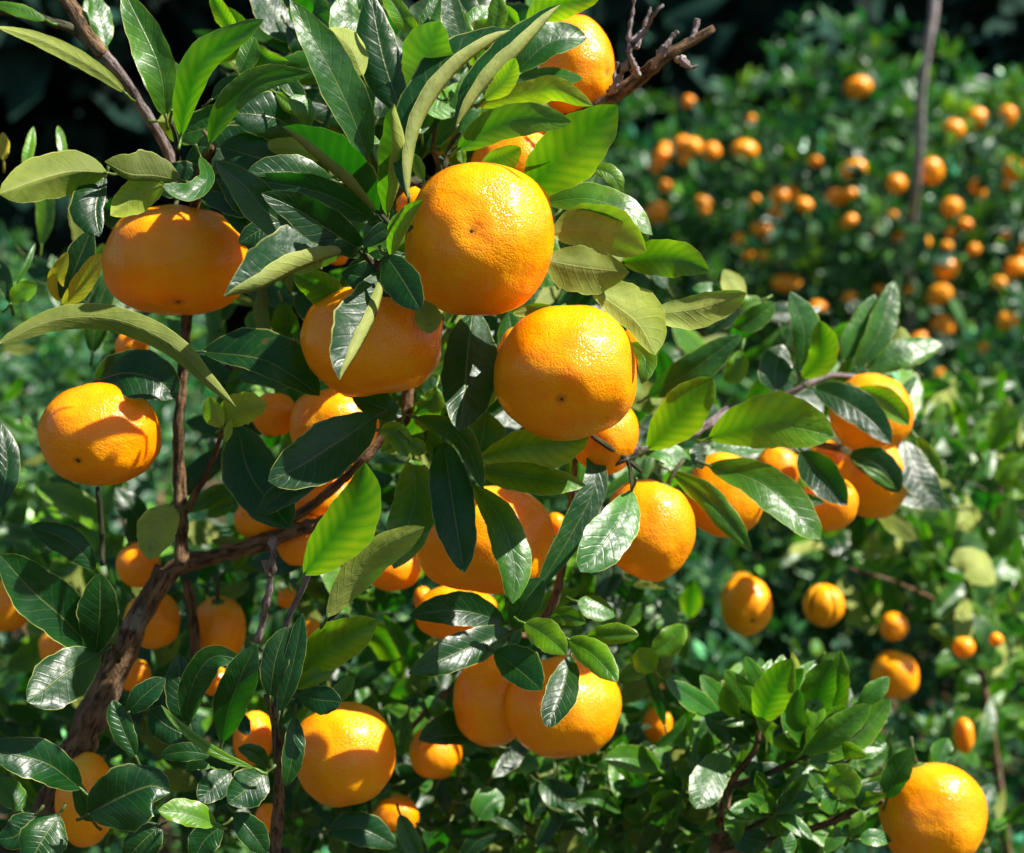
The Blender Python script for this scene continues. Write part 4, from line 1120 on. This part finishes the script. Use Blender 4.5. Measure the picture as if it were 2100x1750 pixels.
def add_leaves(specs, root, quota, group_tag):
    geos = []
    for sp in specs:
        tile, pts, wl, wr, d0, d1, code, lit = sp[:8]
        fold = sp[8] if len(sp) > 8 else rng.uniform(0.14, 0.34)
        V, F, UV, L, W = leaf_geo(tile, pts, wl, wr, d0, d1, code[0], lit, fold)
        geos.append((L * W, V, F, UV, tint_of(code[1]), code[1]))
    geos.sort(key=lambda g: -g[0])
    for g in geos[:quota]:
        b = g[1][5].copy()
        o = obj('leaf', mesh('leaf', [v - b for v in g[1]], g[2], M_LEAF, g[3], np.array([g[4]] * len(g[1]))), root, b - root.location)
        if g[5] == 'o':
            o['label'] = 'yellowed leaf'
    return geos[quota:]


def merge_leaves(rest, root):
    V, F, UV, TI = [], [], [], []
    for a, v, f, uv, ti, c in rest:
        o = len(V)
        V += [q - root.location for q in v]
        F += [tuple(o + i for i in x) for x in f]
        UV += uv
        TI += [ti] * len(v)
    o = obj('foliage', mesh('foliage', V, F, M_LEAF, UV, np.array(TI)), root)
    o['kind'] = 'stuff'


def filler(polys, code_w, seed, lenr):
    """leaves placed freely through the depth of the crown: (centre x, y, half w, half h, near, far, count)"""
    r = random.Random(seed)
    out = []
    for cx, cy, hw, hh, n0, n1, cnt in polys:
        for i in range(cnt):
            while True:
                u, v = r.uniform(-1, 1), r.uniform(-1, 1)
                if u * u + v * v < 1:
                    break
            d = r.uniform(n0, n1)
            x, y = cx + u * hw, cy + v * hh
            L = r.uniform(*lenr) / (K * d)
            ph = r.random() * 6.283
            fs = r.uniform(0.45, 1.0)                    # foreshortening
            dx, dy = math.cos(ph) * L * fs, math.sin(ph) * L * fs - 0.15 * L
            b = r.uniform(-.15, .15)
            pts = [(x - dx / 2, y - dy / 2), (x - dy * b, y + dx * b), (x + dx / 2, y + dy / 2)]
            w_ = L * r.uniform(0.13, 0.21)
            f1, f2 = r.uniform(0.5, 1), r.uniform(0.5, 1)
            sl_ = math.sqrt(max(0, 1 - fs * fs)) * L * K * d * 100 * r.choice((-1, 1)) * 0.6
            code = r.choice(code_w)
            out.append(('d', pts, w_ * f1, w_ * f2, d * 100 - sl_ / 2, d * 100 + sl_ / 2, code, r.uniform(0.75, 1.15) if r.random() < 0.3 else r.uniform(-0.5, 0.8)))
    return out


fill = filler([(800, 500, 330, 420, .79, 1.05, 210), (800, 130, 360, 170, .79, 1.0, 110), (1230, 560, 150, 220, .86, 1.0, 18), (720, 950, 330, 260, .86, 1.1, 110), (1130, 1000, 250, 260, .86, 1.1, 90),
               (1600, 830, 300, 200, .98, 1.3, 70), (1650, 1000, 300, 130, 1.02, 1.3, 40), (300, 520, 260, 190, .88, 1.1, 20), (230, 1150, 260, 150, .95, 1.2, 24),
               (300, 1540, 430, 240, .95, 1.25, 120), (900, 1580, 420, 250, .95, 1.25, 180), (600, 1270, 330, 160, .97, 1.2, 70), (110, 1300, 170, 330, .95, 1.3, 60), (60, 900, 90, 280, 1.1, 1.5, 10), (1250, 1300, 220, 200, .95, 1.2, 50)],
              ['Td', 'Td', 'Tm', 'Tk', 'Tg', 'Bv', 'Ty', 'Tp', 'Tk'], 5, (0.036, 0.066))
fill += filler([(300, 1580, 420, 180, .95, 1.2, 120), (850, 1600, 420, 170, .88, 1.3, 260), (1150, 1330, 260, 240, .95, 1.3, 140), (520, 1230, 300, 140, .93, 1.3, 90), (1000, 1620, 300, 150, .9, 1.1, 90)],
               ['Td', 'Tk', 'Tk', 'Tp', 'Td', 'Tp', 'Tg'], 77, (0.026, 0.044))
rest = add_leaves(LEAVES, TREE, 100, 0)
more = add_leaves(fill, TREE, 0, 0)
merge_leaves(rest + more, TREE)

RB = P(2080, 1600, 1.5)
SIDE = empty('mandarin_tree', (RB.x, RB.y, 0), 'softly blurred leafy mandarin tree filling the right edge beside the corner mandarin', 'tree')
branch('trunk', SIDE, 'd', [(2120, 3200, 150, 16), (2100, 2200, 150, 13), (2060, 1700, 148, 10), (2010, 1350, 146, 7)], M_BARK, 0.3, 0.1)
branch('branch', SIDE, 'd', [(2010, 1360, 146, 6), (1960, 1260, 142, 5), (1850, 1200, 138, 4), (1740, 1165, 136, 3)], M_BARK, 0.3, 0.2)
branch('branch', SIDE, 'd', [(2015, 1370, 146, 6), (2040, 1150, 142, 5), (2050, 1000, 138, 4), (2030, 880, 136, 3)], M_BARK, 0.3, 0.2)
sidefill = filler([(2020, 1080, 150, 300, 1.36, 1.7, 190), (1830, 1160, 210, 110, 1.45, 1.8, 90), (2040, 1420, 110, 160, 1.4, 1.75, 60), (1960, 900, 90, 120, 1.3, 1.6, 40)], ['Td', 'Tm', 'Tg', 'Ty', 'Bm', 'Tm', 'Tp'], 12, (0.045, 0.07))
SIDEBIG = [('c', [(1690, 90), (1800, 90), (1935, 215)], 80, 85, 130, 128, 'Bp', 0.7),
           ('6', [(1920, 1000), (1960, 880), (2040, 740)], 65, 65, 130, 129, 'Ty', 0.1),
           ('6', [(1560, 830), (1620, 780), (1640, 720)], 40, 40, 135, 135, 'Ty', 0.2),
           ('6', [(1960, 1180), (2020, 1080), (2110, 1020)], 60, 60, 130, 130, 'Ty', 0.0),
           ('6', [(1640, 900), (1690, 1020), (1680, 1150)], 80, 80, 136, 135, 'Tm', 0.2),
           ('6', [(2110, 1250), (2050, 1210), (1990, 1230)], 50, 50, 130, 130, 'Ty', 0.3),
           ('c', [(1990, 60), (1900, 190), (1860, 330)], 60, 60, 132, 131, 'Tm', 0.3),
           ('c', [(1760, 200), (1670, 310), (1590, 390)], 60, 60, 134, 133, 'Tm', 0.5)]
big = add_leaves(SIDEBIG + sidefill, SIDE, 60, 0)
merge_leaves(big, SIDE)

SB = P(1500, 1700, 0.95)
SHRUB = empty('mandarin_shrub', (SB.x, SB.y, 0), 'low young mandarin tree with a fresh lime-green shoot in the lower right', 'tree')
branch('trunk', SHRUB, 'c', [(150, 5600, 92, 60), (200, 3500, 92, 54), (260, 2300, 90, 44), (380, 1700, 87, 36), (450, 1320, 85, 26)], M_BARK, 0.3, 0.1)
branch('branch', SHRUB, 'c', [(450, 1330, 85, 22), (520, 1240, 84, 19), (600, 1130, 83, 16), (630, 1000, 83, 12)], M_BARK, 0.3, 0.2)
branch('branch', SHRUB, 'c', [(450, 1340, 85, 20), (650, 1280, 84, 18), (860, 1180, 82, 14), (900, 1150, 82, 10)], M_TWIG, 0.3, 0.2)
branch('branch', SHRUB, 'c', [(380, 1720, 87, 24), (800, 1620, 86, 22), (1050, 1530, 85, 20), (1180, 1460, 84, 17), (1310, 1420, 83, 14)], M_BARK, 0.3, 0.15)
branch('twig', SHRUB, 'c', [(420, 1640, 85, 14), (600, 1560, 83, 12), (710, 1500, 82, 9)], M_TWIG, 0.3, 0.15)
rest = add_leaves(SPRIG, SHRUB, 40, 0)
r3 = random.Random(19)
shoot = []
for nx, ny, dd, cnt, ln in ((1562, 1480, 83, 13, 120), (1655, 1545, 82, 15, 130), (1590, 1665, 82, 11, 85), (1460, 1610, 85, 8, 90), (1720, 1640, 84, 9, 95)):
    for i in range(cnt):
        an = R(r3.uniform(-10, 190))
        L_ = ln * r3.uniform(0.65, 1.1)
        dx, dy = math.cos(an) * L_, -math.sin(an) * L_
        b0 = r3.uniform(4, 16)
        bx, by = nx + dx / L_ * b0, ny + dy / L_ * b0
        cv = r3.uniform(-.14, .14)
        shoot.append(('d', [(bx, by), (bx + dx * .5 - dy * cv, by + dy * .5 + dx * cv), (bx + dx, by + dy)], L_ * r3.uniform(.13, .2), L_ * r3.uniform(.13, .2),
                      dd + r3.uniform(0, 2), dd + r3.uniform(-2.5, 3), r3.choice(('Ty', 'Ty', 'Tg', 'Tp', 'Tp', 'Tm')), r3.uniform(0.2, 1.0)))
rest += add_leaves(shoot, SHRUB, 0, 0)
rest += add_leaves(filler([(1590, 1500, 170, 110, .86, .96, 70), (1450, 1590, 200, 120, .86, .95, 60), (1680, 1640, 130, 90, .86, .95, 36)], ['Ty', 'Tg', 'Tp', 'Tg', 'Tp', 'Td'], 31, (0.028, 0.046)), SHRUB, 0, 0)
fill2 = filler([(1450, 1620, 330, 170, .92, 1.25, 150), (1620, 1560, 200, 120, .95, 1.2, 40), (1250, 1640, 200, 130, .92, 1.2, 50), (2030, 1700, 120, 60, 1.0, 1.3, 18), (1500, 1560, 300, 160, .9, 1.2, 140), (1350, 1660, 250, 110, .88, 1.05, 90)], ['Td', 'Td', 'Tm', 'Tk', 'Ty', 'Bv', 'Tp', 'Tp'], 9, (0.025, 0.045))
merge_leaves(rest + add_leaves(fill2, SHRUB, 0, 0), SHRUB)


# ------------------------------------------------------------------ mandarins
def fruit_mesh(name, mat, seed, nu=48, nv=36, axis=Vector((0, 0, -1)), scale=(1, 1, 1), cam_space=None):
    """nu round, nv along the axis; axis points to the navel. Unit radius, then scaled."""
    a = axis.normalized()
    x = a.cross(Vector((0.21, 0.97, 0.1))).normalized()
    y = a.cross(x)
    V, F = [], []
    off = Vector((seed * 7.3, seed * 1.9, 0))
    for i in range(nv + 1):
        th = math.pi * i / nv
        for j in range(nu):
            ph = 2 * math.pi * j / nu
            n = a * math.cos(th) + (x * math.cos(ph) + y * math.sin(ph)) * math.sin(th)
            r = 1 - 0.050 * math.exp(-(th / 0.17) ** 2) - 0.06 * math.exp(-((math.pi - th) / 0.30) ** 2)
            r += 0.075 * noise.noise(n * 1.2 + off) + 0.026 * noise.noise(n * 2.8 + off)
            r += 0.011 * math.cos(9 * ph + seed + 2 * noise.noise(n * 2)) * math.exp(-((math.pi - th) / 0.9) ** 2) * math.sin(th) + 0.006 * math.cos(7 * ph + seed) * math.exp(-(th / 0.5) ** 2) * math.sin(th)
            V.append(n * r)
    for i in range(nv):
        for j in range(nu):
            j2 = (j + 1) % nu
            F.append((i * nu + j, (i + 1) * nu + j, (i + 1) * nu + j2, i * nu + j2))
    if cam_space:
        rx, ry, rz = cam_space
        out = []
        sq = 0.055 if ry < rx * 0.88 else 0.015
        for v in V:
            v = v * (1 + sq * 4 * (v.dot(RT) * v.dot(UP)) ** 2)
            out.append(RT * (v.dot(RT) * rx) + UP * (v.dot(UP) * ry) + FWD * (v.dot(FWD) * rz))
        V = out
    me = mesh(name, V, F, mat)
    at = me.attributes.new('pole', 'FLOAT', 'POINT')
    at.data.foreach_set('value', [math.pi * (k // nu) / nv for k in range(len(V))])
    return me


def rad_at(n, seed):
    off = Vector((seed * 7.3, seed * 1.9, 0))
    return 1 + 0.075 * noise.noise(n * 1.2 + off) + 0.026 * noise.noise(n * 2.8 + off)


def scar_mesh(r, a, center, seed):
    x = a.cross(Vector((0.2, 0.9, 0.3))).normalized()
    y = a.cross(x)
    V = [center + a * (r * 0.35)]
    n = 20
    for k in range(n):
        ph = 2 * math.pi * k / n
        q = r * (0.75 + 0.35 * math.cos(5 * ph + seed) * (k % 2 == 0) + 0.2 * noise.noise(Vector((math.cos(ph) * 2, math.sin(ph) * 2, seed))))
        V.append(center + (x * math.cos(ph) + y * math.sin(ph)) * q * 0.6 + a * (r * 0.25))
    for k in range(n):
        ph = 2 * math.pi * k / n
        q = r * (1.0 + 0.35 * (k % 3 == 0))
        V.append(center + (x * math.cos(ph) + y * math.sin(ph)) * q - a * (r * 0.25))
    F = [(0, 1 + k, 1 + (k + 1) % n) for k in range(n)] + [(1 + k, 1 + n + k, 1 + n + (k + 1) % n, 1 + (k + 1) % n) for k in range(n)]
    return V, F


for idx, (x, y, rx, ry, dc, nav, flags, label) in enumerate(FRUITS):
    d = dc / 100.0
    c = P(x, y, d)
    s = K * d
    R3 = (rx * s, ry * s, (rx + ry) * 0.5 * s)
    if nav is not None:
        nx, ny = nav[0] / rx, -nav[1] / ry
        nz = math.sqrt(max(0.0, 1 - nx * nx - ny * ny))
        ax = (RT * nx + UP * ny - FWD * nz)
    else:
        ax = (-UP + RT * rng.uniform(-.5, .5) + FWD * rng.uniform(-.3, .5))
    ax = ax.normalized()
    big = rx > 60
    root = empty('mandarin', c, label, 'mandarin', 'mandarins hanging in and around the near tree')
    obj('peel', fruit_mesh('peel', M_PEEL, idx + 1.0, 64 if big else 36, 44 if big else 24, ax, cam_space=R3), root)

    def ell(v):
        return RT * (v.dot(RT) * R3[0]) + UP * (v.dot(UP) * R3[1]) + FWD * (v.dot(FWD) * R3[2])
    if nav is not None and abs(nav[0]) < rx * .75:
        rr = {31: 10}.get(idx, 0) or (11 if idx in (4, 51) else 7 if big else 6)
        V, F = scar_mesh(rr * s * 0.6, ax, ell(ax) * (rad_at(ax, idx + 1.0) - 0.049), idx)
        obj('navel', mesh('navel', V, F, M_SCAR), root)
    if 'c' in flags:
        st_ = -ax
        p0 = ell(st_) * (rad_at(st_, idx + 1.0) - 0.058)
        V, F = scar_mesh(0.0042, st_, p0 + st_ * 0.0008, idx)
        cx = obj('calyx', mesh('calyx', V, F, M_CALYX), root)
        V, F = tube_data([(p0 - st_ * 0.001, 0.0016), (p0 + st_ * 0.008, 0.0013), (p0 + st_ * 0.018 + RT * 0.002, 0.0012)], 0.2, 7, idx)
        obj('stalk', mesh('stalk', V, F, M_TWIG), cx)

# the split, half peeled fruit
c = P(1689, 1238, 1.2)
root = empty('mandarin', c, 'split overripe mandarin with its peel gaping open in dark slits', 'mandarin', 'mandarins hanging in and around the near tree')
for k in range(5):
    V, F = [], []
    a0 = k * 2 * math.pi / 5 + 0.10 * (k % 2)
    a1 = (k + 1) * 2 * math.pi / 5 - 0.14 * (k % 3)
    for sh in (1.0, 0.9):
        for i in range(11):
            th = 0.1 + 2.75 * i / 10
            for j in range(7):
                ph = a0 + (a1 - a0) * j / 6 + (0.16 * noise.noise(Vector((i * 0.5, k * 3.0, j * 0.4))))
                n = (UP * math.cos(th) + (RT * math.cos(ph) - FWD * math.sin(ph)) * math.sin(th))
                f = 1 + 0.16 * (i / 10) ** 2 + 0.05 * noise.noise(n * 3 + Vector((k, 0, 0)))
                V.append(n * (0.0168 * f * sh))
    for i in range(10):
        for j in range(6):
            q = i * 7 + j
            F.append((q, q + 7, q + 8, q + 1))
            F.append((77 + q, 77 + q + 1, 77 + q + 8, 77 + q + 7))
    for i in range(10):
        F.append((i * 7, 77 + i * 7, 77 + i * 7 + 7, i * 7 + 7))
        F.append((i * 7 + 6, i * 7 + 13, 77 + i * 7 + 13, 77 + i * 7 + 6))
    fm = mesh('peel_flap', V, F, M_PEEL)
    fm.attributes.new('pole', 'FLOAT', 'POINT').data.foreach_set('value', [1.5] * len(V))
    obj('peel_flap', fm, root)
M_FLESH = plain('dried_flesh', (0.45, 0.17, 0.02), 0.6, 300, 0.5)
obj('flesh', fruit_mesh('flesh', M_FLESH, 91, 24, 16, -UP, cam_space=(.0125, .0125, .0125)), root)

FARM = [fruit_mesh('peel', M_FARPEEL, 60 + i, 20, 14) for i in range(3)]


def hit_depth(x, y):
    o = CAM
    dr = (P(x, y, 1.0) - CAM)
    best = None
    for c, rad, root in BUSHES:
        oc = Vector(((o.x - c.x) / rad.x, (o.y - c.y) / rad.y, (o.z - c.z) / rad.z))
        dd = Vector((dr.x / rad.x, dr.y / rad.y, dr.z / rad.z))
        A, B, D = dd.dot(dd), 2 * oc.dot(dd), oc.dot(oc) - 1
        q = B * B - 4 * A * D
        if q > 0:
            t = (-B - math.sqrt(q)) / (2 * A)
            if t > 0 and (best is None or t < best):
                best = t
    return best


for i, (tile, x, y, rx, ry, label) in enumerate(FAR):
    X, Y = px(tile, x, y)
    d = hit_depth(X, Y) or 4.0
    d = max(2.2, d) + rng.uniform(0.0, 0.08)
    o = obj('mandarin', FARM[i % 3], None, P(X, Y, d))
    s = K * d * TS
    o.scale = (rx * s, (rx + ry) / 2 * s, ry * s)
    o.rotation_euler = (rng.uniform(-.3, .3), rng.uniform(-.4, .4), rng.random() * 6)
    thing(o, label, 'mandarin', 'blurred mandarins in the bushes behind')

r2 = random.Random(44)
for i in range(15):
    X, Y = r2.choice(((1290, 1500), (1500, 1800), (1800, 2090), (1800, 2090)))[0], 0
    X += r2.uniform(0, 260)
    Y = r2.uniform(300, 720)
    d = (hit_depth(X, Y) or 4.4) + r2.uniform(0.0, 0.07)
    o = obj('mandarin', FARM[i % 3], None, P(X, Y, max(2.4, d)))
    s = K * d * r2.uniform(9, 17)
    o.scale = (s * r2.uniform(.8, 1.15), s, s * r2.uniform(.75, 1.0))
    o.rotation_euler = (r2.uniform(-.4, .4), r2.uniform(-.6, .6), r2.random() * 6)
    thing(o, 'faint orange speck of fruit deep among the leaves of the far bushes', 'mandarin', 'faint mandarin specks in the far bushes')
